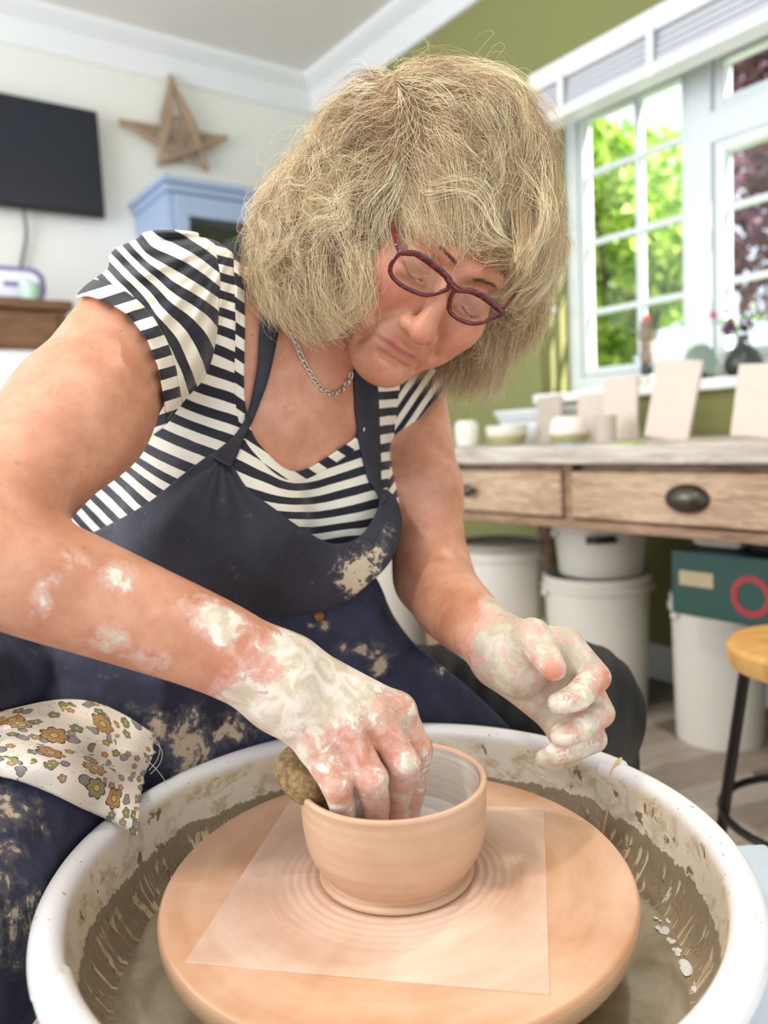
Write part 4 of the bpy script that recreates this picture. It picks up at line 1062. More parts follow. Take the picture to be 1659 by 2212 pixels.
# apron bib
bib = Field(); bib.ops = [o for o in torso.ops]
bib.ell(c3(625, 1175, .825), (.118, .080, .072), k=.04)
bib.cone(c3(470, 1110, .80), c3(735, 1170, .835), .062, .062, k=.04)
bibpoly = crom([(457, 978), (500, 1003), (534, 1054), (592, 1098), (650, 1140), (717, 1174), (775, 1160), (812, 1108), (826, 1060), (842, 1062), (862, 1090), (868, 1145), (842, 1215), (778, 1277), (714, 1318), (640, 1328), (560, 1328), (400, 1330), (150, 1330), (120, 1175), (187, 1156), (312, 1091), (389, 1029)], 4)
def bibdisp(p):
    px = CX+FPX*p[..., 0]/p[..., 2]; py = CY+FPX*p[..., 1]/p[..., 2]
    # drag lines from the strap joint
    an = np.arctan2(py-985, px-478); r = np.hypot(px-478, py-985)
    f = np.sin(an*9+.4)*np.exp(-((r-120)/150)**2)*.003
    return (f+.0015*np.sin(px*.02+py*.012)+vnoise(p, 30, 5)*.0018).astype(np.float32)
bf = fieldfn(bib, .013, bibdisp)
BV, BF = mesh_field(shell(bf, [(True, bibpoly)], 1.0), np.array([-.42, -.12, .5]), np.array([.12, .24, 1.05]), .0020)
hem = crom([(500, 1003), (534, 1054), (592, 1098), (650, 1140), (717, 1174), (775, 1160), (812, 1108), (826, 1060), (842, 1062), (864, 1090), (846, 1150), (800, 1192), (735, 1214), (676, 1208), (621, 1180), (563, 1142), (496, 1085), (484, 1030)], 4)
HVv, HFf = mesh_field(shell(lambda p, lo, hi: (lambda d: None if d is None else d-.0045)(bf(p, lo, hi)), [(True, hem)], .0045), np.array([-.3, -.12, .5]), np.array([.12, .14, 1.05]), .0016)
HVv, HFf = biggest(HVv, HFf)
print('BIB', len(BV), _t.time()-_t0)

# trousers: both legs
RK = cw(-.385, .42, .490); LK = c3(1238, 1532, .925)
legs = Field()
legs.ell(td(0, -.47, -.03), (.195, .13, .145), TB, k=.03)
legs.cone(td(-.10, -.50, .0), RK, .100, .080, k=.03)
legs.cone(RK, cw(-.41, .62, .06), .074, .048, k=.02)
legs.cone(td(.10, -.50, .0), LK, .098, .072, k=.03)
legs.cone(LK, cw(.30, 1.10, .06), .068, .048, k=.02)
def legdisp(p): return (vnoise(p*np.array([1, .5, 1], np.float32), 40, 9)*.0028+.0012*np.sin(p[..., 0]*230+p[..., 1]*60)).astype(np.float32)
def nopan(fn):
    """cloth stays clear of the splash pan"""
    def g(p, lo, hi):
        d = fn(p, lo, hi)
        if d is None: return None
        q = p @ ROT.T.astype(np.float32)+CAMC.astype(np.float32)
        rho = np.hypot(q[..., 0]-WX, q[..., 1]-WY); e = .2655-rho
        e = np.minimum(e, (.62-q[..., 2])) if False else e
        return np.maximum(d, e).astype(np.float32)
    return g
TV, TF = mesh_field(nopan(fieldfn(legs, .006, legdisp)), np.array([-.62, -.02, .28]), np.array([.42, .92, 1.25]), .005)
print('LEGS', len(TV), _t.time()-_t0)
# apron skirt over the lap, with rumpled folds on the near thigh
sk_ = Field()
sk_.ell(td(0, -.45, .0), (.200, .13, .150), TB, k=.03)
sk_.ell(td(0, -.36, -.01), (.186, .175, .143), TB, k=.04)
sk_.cone(td(-.10, -.50, .0), RK, .108, .092, k=.03)
sk_.cone(RK, cw(-.43, .50, .22), .090, .085, k=.03)
sk_.cone(td(.06, -.48, .0), c3(1060, 1560, .90), .112, .085, k=.04)
sk_.cone(c3(700, 1450, .93), c3(760, 1700, .90), .070, .080, k=.05)
from mathutils.bvhtree import BVHTree as _BT
_bv, _bf = mesh_field(nopan(fieldfn(sk_, .013)), np.array([-.62, .02, .28]), np.array([.30, .66, 1.22]), .009)
_bt = _BT.FromPolygons([tuple(a) for a in _bv.tolist()], [tuple(a) for a in _bf.tolist()])
def seat(P3, r):
    """lay a fold on the cloth: half sunk into the surface under it"""
    out = []
    for p in P3:
        d = p/np.linalg.norm(p); h = _bt.ray_cast(Vector((0, 0, 0)), Vector(d))
        out.append(p if h[0] is None else d*(h[3]+r*.20+.008))
    o = np.array(out)
    for _ in range(1): o[1:-1] = (o[:-2]+o[2:]+2*o[1:-1])/4
    return o
for pts, r in (([(-60, 1412, .70), (60, 1416, .705), (180, 1428, .72), (300, 1462, .74), (420, 1505, .755), (520, 1560, .77)], .017),
               ([(-60, 1470, .655), (60, 1462, .665), (160, 1468, .672), (270, 1500, .685), (360, 1545, .70), (430, 1600, .71), (490, 1660, .715)], .020),
               ([(-60, 1515, .635), (60, 1508, .642), (140, 1512, .65), (220, 1530, .66)], .010),
               ([(150, 1530, .66), (270, 1560, .668), (350, 1610, .68), (400, 1670, .69), (420, 1730, .69)], .015),
               ([(300, 1480, .72), (400, 1545, .725), (480, 1600, .73), (560, 1650, .735)], .012),
               ([(470, 1530, .76), (560, 1580, .755), (650, 1640, .745)], .014),
               ([(380, 1460, .78), (500, 1500, .785), (600, 1560, .78)], .013),
               ([(600, 1345, .87), (625, 1400, .86), (660, 1480, .85)], .012),
               ([(690, 1340, .87), (735, 1420, .855), (800, 1540, .84)], .013),
               ([(745, 1320, .885), (815, 1390, .875), (900, 1500, .86), (940, 1570, .85)], .013),
               ([(790, 1290, .93), (870, 1370, .915), (960, 1460, .895), (1040, 1540, .88)], .016),
               ([(-60, 1600, .60), (60, 1650, .60), (150, 1750, .60), (190, 1900, .60)], .026)):
    P3 = [c3(*q) for q in pts]; P3 = seat(P3, r); sk_.chain(P3, [r*.7]+[r]*(len(P3)-2)+[r*.7], k=.011, m=4)
for _l, _r in ((-.082, (.094, .093, .084)), (.058, (.080, .090, .078))): sk_.ell(td(_l, -.178, .066), _r, TB, k=.03)
skpoly = crom([(-400, 1330), (0, 1340), (400, 1280), (700, 1240), (800, 1235), (850, 1330), (905, 1400), (985, 1462), (1050, 1520), (1110, 1585), (1160, 1700), (900, 2300), (-300, 2600)], 4)
def skdisp(p): return (vnoise(p, 26, 11)*.0040+(.5-np.abs(vnoise(p, 34, 12)))*.0065).astype(np.float32)
KV, KF = mesh_field(shell(nopan(fieldfn(sk_, .013, skdisp)), [(True, skpoly)], 1.0), np.array([-.62, .02, .28]), np.array([.30, .66, 1.22]), .0030)
print('SKIRT', len(KV), _t.time()-_t0)
# ------------------------------------------------------------------ materials of the person
def gsum(Vc, items):
    """sum of soft spots (centre in the measuring frame, radius m, weight)"""
    o = np.zeros(len(Vc), np.float32)
    for c, r, wt in items:
        d = ((Vc-np.asarray(c))**2).sum(1); o += wt*np.exp(-d/(r*r))
    return o
def gflat(Vc, items):
    o = np.zeros(len(Vc), np.float32)
    for c, r, wt in items:
        q = np.asarray(c); k_ = Vc[:, 2:3]/q[2]; d = ((Vc-q*k_)**2).sum(1)+((Vc[:, 2]-q[2])*.15)**2; o += wt*np.exp(-d/(r*r))
    return o
px, py = pix(V); pz = V[:, 2]
def sst(x, a, b): t = np.clip((x-a)/(b-a), 0, 1); return t*t*(3-2*t)
isR = (pz < .68) & (py > 980) & (px < 935) & ~((pz > .66) & (px < 560)); isL = (px > 960) & (pz < .74) & (py > 1230)
along = (px-540)*.76+(py-1390)*.65
cR = .34*sst(along, -60, 60)+.24*sst(along, 20, 150)-.27*sst(along, 190, 330)
cR += gsum(V, [(c3(470, 1322, .53), .016, .62), (c3(515, 1318, .535), .012, .4), (c3(280, 1240, .51), .014, .30), (c3(235, 1255, .51), .013, .25), (c3(105, 1250, .49), .008, .25), (c3(480, 1376, .53), .009, .5), (c3(527, 1455, .54), .007, .6), (c3(235, 1378, .51), .014, .36), (c3(325, 1425, .52), .014, .36), (c3(60, 1320, .49), .016, .25), (c3(155, 1210, .50), .010, .3), (c3(100, 1290, .49), .008, .3), (c3(505, 1500, .54), .012, .30), (c3(395, 1275, .52), .014, .22), (c3(640, 1400, .55), .02, .25), (c3(830, 1500, .56), .012, .15), (c3(690, 1600, .54), .014, -.12), (c3(560, 1440, .54), .012, -.15)])
cL = .47*sst((px-1040)*.8+(py-1370)*.45+40, -20, 60)
cL += gsum(V, [(c3(1196, 1450, .62), .0085, -.60), (c3(1168, 1425, .625), .007, -.10), (c3(1316, 1480, .655), .014, -.40), (c3(1318, 1575, .66), .012, -.36), (c3(1230, 1505, .63), .014, -.08), (c3(1230, 1590, .63), .014, -.08), (c3(1150, 1395, .635), .008, -.05), (c3(1040, 1425, .70), .012, -.2), (c3(1175, 1480, .65), .008, -.15), (c3(1070, 1300, .72), .012, .5)])
clay = np.where(isR, cR, 0)+np.where(isL, cL, 0)
olive = np.where(isL, 1.0, 0.0)*np.clip(1-gsum(V, [(c3(1250, 1480, .64), .03, .8), (c3(1240, 1600, .64), .03, .9), (c3(1165, 1405, .64), .018, .9)]), 0, 1)
red = gsum(V, [(hd(-.042, -.038, .074), .022, .75), (hd(.042, -.038, .074), .022, .6), (hd(0, -.046, .118), .014, .6), (hd(0, -.10, .09), .016, .3), (hd(-.01, -.15, .0), .05, .5), (c3(540, 1440, .53), .03, .5), (c3(700, 1590, .54), .02, .5), (c3(790, 1620, .54), .02, .5), (c3(880, 1640, .56), .016, .45), (c3(1315, 1470, .66), .014, .7), (c3(1196, 1450, .62), .008, .7), (c3(690, 1000, .72), .05, .15), (c3(60, 950, .52), .05, .1)])
lip = gsum(V, [(hd(s_*.012, y_, .0985), .0070, .6) for s_ in (-1, 1) for y_ in (-.0725, -.081)])+gsum(V, [(hd(0, -.077, .1), .008, .4)])
lid = gsum(V, [(hd(s_*.032, -.010, .086), .012, .6) for s_ in (-1, 1)])
t = NT('skin', .46); co = t.co()
t.b.inputs['Subsurface Weight'].default_value = .10; t.b.inputs['Subsurface Radius'].default_value = (.010, .0035, .0018); t.b.inputs['Subsurface Scale'].default_value = .6
n1 = t.noise(co, 26, 5, .6); n2 = t.noise(co, 160, 4, .6); n3 = t.noise(co, 620, 2, .5)
base = t.mix(t.ss(n1, .3, .7), srgb(188, 128, 98), srgb(216, 160, 130)); base = t.mix(t.math('MULTIPLY', t.ss(n2, .45, .75), .35), base, srgb(206, 128, 104))
fr = t.ss(t.noise(co, 230, 2, .4), .70, .76); base = t.mix(t.math('MULTIPLY', fr, .45), base, srgb(160, 96, 66))
base = t.mix(t.math('MULTIPLY', t.attr('red'), .50, clamp=True), base, srgb(210, 118, 104)); base = t.mix(t.math('MULTIPLY', t.attr('lip'), .9, clamp=True), base, srgb(172, 92, 92)); base = t.mix(t.math('MULTIPLY', t.attr('lid'), .4, clamp=True), base, srgb(160, 108, 92))
nc = t.noise(co, 85, 7, .68, .5); nc2 = t.noise(co, 30, 4, .6, .4)
f = t.math('ADD', t.attr('clay'), t.math('ADD', t.math('MULTIPLY', t.math('SUBTRACT', nc, .5), 1.1), t.math('MULTIPLY', t.math('SUBTRACT', nc2, .5), .5)))
mk = t.math('MULTIPLY', t.ss(f, .37, .43), t.ss(t.attr('clay'), .06, .22)); thin = t.math('MULTIPLY', t.ss(f, .10, .42), t.math('MULTIPLY', t.ss(t.attr('clay'), .04, .2), .55))
cc = t.mix(t.ss(t.noise(co, 55, 5, .6, .8), .38, .62), srgb(212, 196, 172), srgb(244, 232, 218)); cc = t.mix(t.math('MULTIPLY', t.attr('olive'), .58), cc, t.mix(t.ss(nc2, .35, .65), srgb(150, 138, 110), srgb(190, 180, 154)))
base = t.mix(thin, base, srgb(232, 202, 192)); base = t.mix(mk, base, cc)
ln = t.vor(t.scale(co, (1, 1, 1)), 420, 'DISTANCE_TO_EDGE').outputs['Distance']; crk = t.noise(t.scale(co, (1, 1, 1)), 300, 5, .7)
hgt = t.math('ADD', t.math('MULTIPLY', mk, .55), t.math('ADD', t.math('MULTIPLY', crk, t.math('ADD', .25, t.math('MULTIPLY', mk, .5))), t.math('MULTIPLY', n3, .15)))
t.set(Base_Color=base, Roughness=t.math('ADD', .44, t.math('MULTIPLY', mk, .06)), Normal=t.bump(hgt, .35, .0016)); m_skin = t.m

person = npmesh('person', to_world(V), Fq, m_skin, None, dict(clay=clay, red=red, lip=lip, lid=lid, olive=olive))
tag(person, 'blonde woman in red glasses, striped top and navy apron, throwing a bowl', 'person')
from mathutils.bvhtree import BVHTree
def bvh_of(*pairs):
    vs = []; fs = []; o = 0
    for v, f in pairs: vs.append(to_world(v)); fs.append(np.asarray(f)+o); o += len(v)
    return BVHTree.FromPolygons([tuple(a) for a in np.concatenate(vs)], [tuple(a) for a in np.concatenate(fs).tolist()])
def hitz(bv, px_, py_, default=None):
    d = P(px_, py_, 1.0)-CAMC; L = np.linalg.norm(d); h = bv.ray_cast(Vector(CAMC), Vector(d/L))
    if h[0] is None: return default
    return float((np.array(h[0])-CAMC) @ CAMF)
BVb = bvh_of((V, Fq))
BVs = bvh_of((V[:, :], Fq), (SV, SF))
BVall = bvh_of((SV, SF), (BV, BF), (KV, KF), (TV, TF))

# striped top
scr = lambda x, y: (100+x/2.074, 450+y/2.074)
lines = {0: [(510, 1000), (620, 1050), (740, 1100), (850, 1145), (1000, 1205), (1100, 1250), (1250, 1225), (1460, 1165)],
 -1: [(570, 940), (700, 990), (860, 1045), (1050, 1165), (1200, 1170), (1400, 1100)], -2: [(640, 885), (750, 925), (890, 970), (1530, 990)], -3: [(680, 800), (780, 830), (890, 870), (1530, 910)],
 -4: [(720, 720), (800, 745), (880, 775), (1530, 840)], -5: [(750, 625), (870, 680), (1530, 760)], -6: [(760, 540), (860, 575)], -7: [(760, 455), (860, 490)], -8: [(755, 380), (860, 410)], -9: [(760, 300), (860, 330)], -10: [(770, 230), (860, 250)],
 1: [(440, 1075), (560, 1130), (680, 1180), (900, 1275), (1000, 1300), (1130, 1312), (1300, 1285), (1470, 1240)], 2: [(380, 1110), (500, 1190), (600, 1240), (1000, 1365), (1130, 1375), (1300, 1365), (1450, 1330)],
 3: [(350, 1150), (450, 1230), (540, 1290), (1080, 1440), (1200, 1445), (1400, 1420)], 4: [(290, 1190), (400, 1290), (470, 1350), (1200, 1505), (1350, 1480)], 5: [(240, 1230), (330, 1310), (410, 1390)], 6: [(190, 1280), (280, 1370), (340, 1420)], 7: [(140, 1310), (230, 1400)], 8: [(100, 1345), (180, 1440)]}
cp = []; cv = []
for k_, pts in lines.items():
    for a in pts: cp.append(scr(*a)); cv.append(k_)
fb = tps(cp, cv, .002)
sl = {0: [(385, 512), (440, 548), (490, 590)], 1: [(315, 543), (398, 579), (459, 622)], 2: [(300, 553), (362, 615), (466, 680)], 3: [(268, 565), (335, 625), (400, 690), (452, 765)], 4: [(258, 600), (330, 690), (388, 780), (412, 835)], 5: [(246, 628), (315, 715), (368, 800), (385, 870)], 6: [(235, 655), (290, 735), (340, 830), (352, 905)], -1: [(440, 500), (470, 520), (505, 548)]}
cp = []; cv = []
for k_, pts in sl.items():
    for a in pts: cp.append(a); cv.append(k_)
fs = tps(cp, cv, .002)
sx_, sy_ = pix(SV)
seam = crom([(457, 480), (470, 560), (476, 609), (469, 720), (447, 807), (399, 865), (358, 920)], 5)
slvpoly = np.vstack([seam, [(300, 960), (60, 900), (60, 450)]])
inS = poly_sd(sx_, sy_, slvpoly) < 0
cuffline = crom([(165, 648), (190, 640), (232, 652), (278, 682), (318, 735), (340, 790), (352, 850), (358, 905), (355, 945)], 6)
dc = np.full(len(SV), 1e9)
for i in range(len(cuffline)-1):
    a = cuffline[i]; e = cuffline[i+1]-a; t_ = np.clip(((sx_-a[0])*e[0]+(sy_-a[1])*e[1])/(e@e), 0, 1); dc = np.minimum(dc, np.hypot(sx_-a[0]-e[0]*t_, sy_-a[1]-e[1]*t_))
inC = inS & (dc < 38)
right_slv = sx_ > 868-(sy_-800)*.12
ph = fb(sx_, sy_)
nd = poly_sd(sx_, sy_, neck)
dS = -poly_sd(sx_, sy_, slvpoly)                      # > 0 on the sleeve
dC = 38-dc
dN = np.minimum(21-nd, np.minimum(-dS, 800-sx_))
dR = np.where(SV[:, 2] > .8, sx_-(868-(sy_-800)*.12), -50)
cl = lambda a: np.clip(a, -60, 60)
at_s = dict(ph=ph, phs=fs(sx_, sy_), phc=(sx_*.30+sy_*.95)/46.0, phr=(sx_*.80+sy_*.55)/24.0, phn=(sx_*.55-sy_*.83)/44.0, ds=cl(dS), dc=cl(dC), dn=cl(dN), dr=cl(dR))
t = NT('striped_jersey', .8)
def pick(p, q, m): mm = t.math('GREATER_THAN', m, 0.0); return t.math('ADD', t.math('MULTIPLY', p, t.math('SUBTRACT', 1.0, mm)), t.math('MULTIPLY', q, mm))
a_ = t.attr; sS = a_('ds'); phx = pick(a_('ph'), a_('phn'), a_('dn')); phx = pick(phx, a_('phr'), a_('dr')); phx = pick(phx, pick(a_('phs'), a_('phc'), a_('dc')), sS)
sm_ = t.math('MINIMUM', t.math('ABSOLUTE', sS), t.math('MINIMUM', t.math('MAXIMUM', t.math('ABSOLUTE', a_('dn')), 0.0), t.math('MAXIMUM', t.math('ABSOLUTE', a_('dc')), t.math('MULTIPLY', t.math('LESS_THAN', sS, 0.0), 60.0))))
fr_ = t.math('ABSOLUTE', t.math('SUBTRACT', t.math('FRACT', t.math('ADD', t.math('ADD', phx, 100.5), t.math('MULTIPLY', t.math('SUBTRACT', t.noise(t.co(), 60, 2), .5), .06))), .5))
dk = t.ss(fr_, .262, .240); wv = t.noise(t.scale(t.co(), (1, 1, 1)), 900, 2)
c = t.mix(dk, t.mix(t.noise(t.co(), 30, 3), srgb(226, 218, 198), srgb(244, 238, 224)), srgb(24, 24, 38))
t.set(Base_Color=c, Normal=t.bump(t.math('ADD', t.math('MULTIPLY', wv, .25), t.math('ADD', t.noise(t.co(), 70, 4, .6), t.ss(sm_, 0.0, 3.0))), .35, .003)); m_str = t.m
t.b.inputs['Sheen Weight'].default_value = .15
blouse = npmesh('striped_blouse', to_world(SV), SF, m_str, person, at_s)
blouse['label'] = 'black and cream striped blouse'

# navy canvas apron: bib, hem band, straps, skirt
def canvas(name, c1, c2, stain=True, scale_=85, rough=.75):
    t = NT(name, rough); co = t.co(); n = t.noise(co, 14, 5, .6); base = t.mix(t.ss(n, .3, .75), c1, c2)
    base = t.mix(t.math('MULTIPLY', t.ss(t.noise(co, 70, 6, .7), .62, .80), .25), base, srgb(120, 118, 130))
    sm = 0.0; hh = t.math('MULTIPLY', t.noise(co, 900, 2), .3)
    if stain:
        f = t.math('ADD', t.math('ADD', .10, t.math('MULTIPLY', t.attr('clay'), 1.25)), t.math('ADD', t.math('MULTIPLY', t.math('SUBTRACT', t.noise(co, scale_, 7, .66, .7), .5), 1.3), t.math('MULTIPLY', t.math('SUBTRACT', t.noise(co, scale_*3.5, 4, .6), .5), .5)))
        sm = t.ss(f, .46, .56); base = t.mix(sm, base, t.mix(t.noise(co, 120, 4), srgb(196, 176, 146), srgb(232, 214, 184)))
        ds = t.math('MULTIPLY', t.ss(f, .26, .5), .28); base = t.mix(ds, base, srgb(160, 150, 136))
        hh = t.math('ADD', hh, sm)
    t.set(Base_Color=base, Normal=t.bump(t.math('ADD', hh, t.math('MULTIPLY', t.noise(co, 60, 5, .6), .8)), .4, .003)); return t.m
m_bib = canvas('navy_canvas', srgb(34, 34, 44), srgb(54, 54, 66))
m_skirt = canvas('blue_navy_canvas', srgb(34, 36, 54), srgb(68, 72, 100), True, 42)  # skirt navy lightened to carry the window light on the lap
bx_, by_ = pix(BV)
bc = gsum(BV, [(c3(745, 1240, .76), .020, .42), (c3(715, 1222, .76), .010, .25), (c3(790, 1215, .76), .018, .34), (c3(818, 1180, .77), .010, .45), (c3(620, 1255, .75), .010, .30), (c3(838, 1150, .77), .008, .3), (c3(770, 1262, .77), .012, .28)])
bibo = npmesh('apron_bib', to_world(BV), BF, m_bib, person, dict(clay=bc*1.15)); bibo['label'] = 'navy canvas apron bib with cream clay stains'
hc = gsum(HVv, [(c3(677, 1202, .75), .010, .5), (c3(735, 1206, .75), .018, .42), (c3(640, 1186, .75), .012, .3), (c3(800, 1180, .77), .014, .42), (c3(832, 1125, .78), .010, .4), (c3(660, 1160, .75), .006, .4)])
m_hem = canvas('navy_hem', srgb(44, 42, 58), srgb(72, 70, 90))
hem_o = npmesh('hem_band', to_world(HVv), HFf, m_hem, bibo, dict(clay=hc*1.4))
kx, ky = pix(KV)
kc = gflat(KV, [(c3(20, 1745, .56), .022, .34), (c3(98, 1728, .56), .010, .42), (c3(110, 1780, .56), .010, .3), (c3(15, 1840, .55), .02, .2), (c3(170, 1500, .62), .018, .22), (c3(240, 1520, .64), .022, .26), (c3(400, 1580, .68), .03, .32), (c3(420, 1640, .68), .03, .40), (c3(520, 1560, .74), .022, .42), (c3(330, 1560, .66), .02, .3), (c3(40, 1960, .54), .03, .22), (c3(110, 1990, .54), .02, .2), (c3(10, 2060, .52), .03, .2), (c3(815, 1420, .86), .016, .34), (c3(780, 1400, .86), .008, .34), (c3(820, 1450, .86), .010, .3), (c3(950, 1440, .86), .014, .36), (c3(1010, 1430, .86), .010, .3), (c3(700, 1350, .86), .008, .45), (c3(670, 1352, .86), .006, .4), (c3(735, 1400, .86), .010, .3)])
skirt = npmesh('apron_skirt', to_world(KV), KF, m_skirt, person, dict(clay=kc*.92)); skirt['label'] = 'rumpled blue-navy apron skirt spattered with clay'
t = NT('black_stretch_cloth', .6); t.set(Base_Color=t.mix(t.noise(t.co(), 40, 4), srgb(7, 7, 10), srgb(15, 15, 20)), Normal=t.bump(t.noise(t.co(), 90, 4), .3, .003)); m_trs = t.m
npmesh('trousers', to_world(TV), TF, m_trs, person)['label'] = 'black stretch trousers'

def sheet(name, G, thick, mat, parent, uv=None, fine=1):
    """a strip or cloth: G[j][i] = (px, py, z) in the measuring frame"""
    G = np.asarray(G, float); A = np.stack([(G[..., 0]-CX)*G[..., 2]/FPX, (G[..., 1]-CY)*G[..., 2]/FPX, G[..., 2]], -1); A = to_world(A)
    nj, ni = A.shape[:2]; du = np.gradient(A, axis=1); dv = np.gradient(A, axis=0); n = np.cross(du, dv); n /= np.linalg.norm(n, axis=-1)[..., None]+1e-12
    tow = (CAMC-A); s = np.sign((n*tow).sum(-1)); s[s == 0] = 1; n *= s[..., None]
    V_ = np.concatenate([A.reshape(-1, 3), (A-n*thick).reshape(-1, 3)]); N_ = nj*ni; F_ = []
    idx = np.arange(N_).reshape(nj, ni)
    a = idx[:-1, :-1].ravel(); b = idx[:-1, 1:].ravel(); c = idx[1:, 1:].ravel(); d = idx[1:, :-1].ravel()
    F_.append(np.stack([a, d, c, b], 1)); F_.append(np.stack([a, b, c, d], 1)+N_)
    for e in (idx[0, :], idx[-1, ::-1], idx[::-1, 0], idx[:, -1]): F_.append(np.stack([e[:-1], e[1:], e[1:]+N_, e[:-1]+N_], 1))
    at = {}
    if uv is not None: at['cuv'] = np.concatenate([uv.reshape(-1, 3)]*2)
    if 'clay' not in at: at['clay'] = np.zeros(len(V_))
    o = npmesh(name, V_, np.concatenate(F_), mat, parent, at); return o
def ribbon(name, L, R, bv, lift, thick, mat, parent, n=6, m=10, sm=3, fb_z=None):
    L = crom(L, m); R = crom(R, m); G = np.zeros((len(L), n, 3))
    for j in range(len(L)):
        for i in range(n):
            p = L[j]+(R[j]-L[j])*i/(n-1); z = hitz(bv, p[0], p[1], None); G[j, i] = (p[0], p[1], np.nan if z is None else z-lift)
    Z = G[..., 2]; 
    for j in range(len(L)):
        r_ = Z[j]; 
        if np.isnan(r_).all(): Z[j] = Z[j-1] if j else (fb_z or .75)
        else: r_[np.isnan(r_)] = np.nanmean(r_)
    for _ in range(sm):
        Zp = Z.copy(); Zp[1:-1] = np.minimum(Z[1:-1], (Z[:-2]+Z[2:])/2*.5+Z[1:-1]*.5); Zp[:, 1:-1] = (Zp[:, :-2]+Zp[:, 2:]+2*Zp[:, 1:-1])/4; Z[:] = Zp
    Z -= .0015*np.sin(np.linspace(0, math.pi, n))[None, :]
    return sheet(name, G, thick, mat, parent)
_fc = V[Fq].mean(1); _fx = CX+FPX*_fc[:, 0]/_fc[:, 2]; _fy = CY+FPX*_fc[:, 1]/_fc[:, 2]
_kp = ~((_fc[:, 2] < .765) & (_fy < 860) & (_fx > 650))
BVbib = bvh_of((V, Fq[_kp]), (SV, SF), (BV, BF))
st1 = ribbon('apron_strap', [(570, 640), (562, 700), (556, 788), (545, 850), (533, 896), (508, 938), (478, 965), (455, 982)], [(612, 665), (605, 705), (582, 812), (562, 870), (545, 912), (526, 950), (512, 985), (497, 1010)], BVbib, .004, .0025, m_bib, person)
st2 = ribbon('apron_strap', [(766, 790), (767, 840), (770, 905), (780, 965), (795, 1030), (812, 1062), (820, 1085)], [(812, 792), (818, 850), (821, 930), (823, 985), (824, 1035), (830, 1062), (838, 1080)], BVbib, .004, .0025, m_bib, person)
# brass stud under the bib
bm = bmesh.new(); lathe(bm, [(0, 0), (.0055, .0), (.0062, .0015), (.005, .003), (0, .0035)], 18); bmesh.ops.rotate(bm, cent=(0, 0, 0), matrix=Vector(-CAMF).to_track_quat('Z', 'Y').to_matrix(), verts=bm.verts)
zz = hitz(BVall, 690, 1331, .8); o = obj('apron_button', bm, plain('old_brass', srgb(150, 110, 50), .4, .1, 30, metal=.7), skirt, loc=P(690, 1331, zz-.001))

# floral cloth across the near thigh and over the pan rim
rows = [[(-70, 1560), (30, 1530), (120, 1512), (200, 1516), (270, 1545), (333, 1586)],
        [(-70, 1590), (30, 1562), (130, 1560), (220, 1585), (280, 1610), (331, 1632)],
        [(-70, 1612), (20, 1590), (120, 1612), (210, 1640), (270, 1660), (313, 1672)],
        [(-70, 1640), (20, 1632), (120, 1648), (205, 1676), (262, 1705), (304, 1728)],
        [(-70, 1672), (20, 1682), (100, 1710), (180, 1748), (240, 1775), (295, 1806)]]
R_ = np.array([crom(r_, 12) for r_ in rows]); nv = 44
Gp = np.zeros((nv+1, R_.shape[1], 3))
pm_ = [crom(R_[:, i], 11) for i in range(R_.shape[1])]
BVc = bvh_of((KV, KF), (TV, TF))
for i, c_ in enumerate(pm_):
    for j in range(nv+1):
        x_, y_ = c_[j]; z = hitz(BVc, x_, y_, None)
        d_ = P(x_, y_, 1.0)-CAMC; zp = (ZR-CAMC[2])/d_[2]; q_ = CAMC+d_*zp
        z = .66 if z is None else z-.004
        if np.hypot(q_[0]-WX, q_[1]-WY) < .262: z = min(z, zp-.004)
        Gp[j, i] = (x_, y_, z)
Z = Gp[..., 2]
for _ in range(40):
    Zs = Z.copy(); Zs[1:-1] = (Z[:-2]+Z[2:]+2*Z[1:-1])/4; Zs[:, 1:-1] = (Zs[:, :-2]+Zs[:, 2:]+2*Zs[:, 1:-1])/4; Zs[0] = Zs[1]; Zs[-1] = Zs[-2]; Z[:] = np.minimum(Zs, Z) if _ < 15 else Zs
vv = np.linspace(0, 1, nv+1)[:, None]; uu = np.linspace(0, 1, R_.shape[1])[None, :]
fold = .016*np.exp(-((vv-.30)/.13)**2)-.004*np.exp(-((vv-.50)/.05)**2)+.013*np.exp(-((vv-.80)/.16)**2)
Z -= .009+fold*(.5+.5*uu)+.0016*np.sin(uu*22+vv*9)
Gp[:, -1, 0] += np.random.default_rng(3).normal(0, 1.6, nv+1)
uv = np.stack([np.broadcast_to(uu*.155, Z.shape), np.broadcast_to(vv*.125, Z.shape), np.zeros_like(Z)], -1)
t = NT('floral_cotton', .75); uvn = t.attr('cuv', True); c = t.mix(t.noise(uvn, 30, 4), srgb(232, 216, 194), srgb(246, 238, 226))
t.b.inputs['Sheen Weight'].default_value = .1
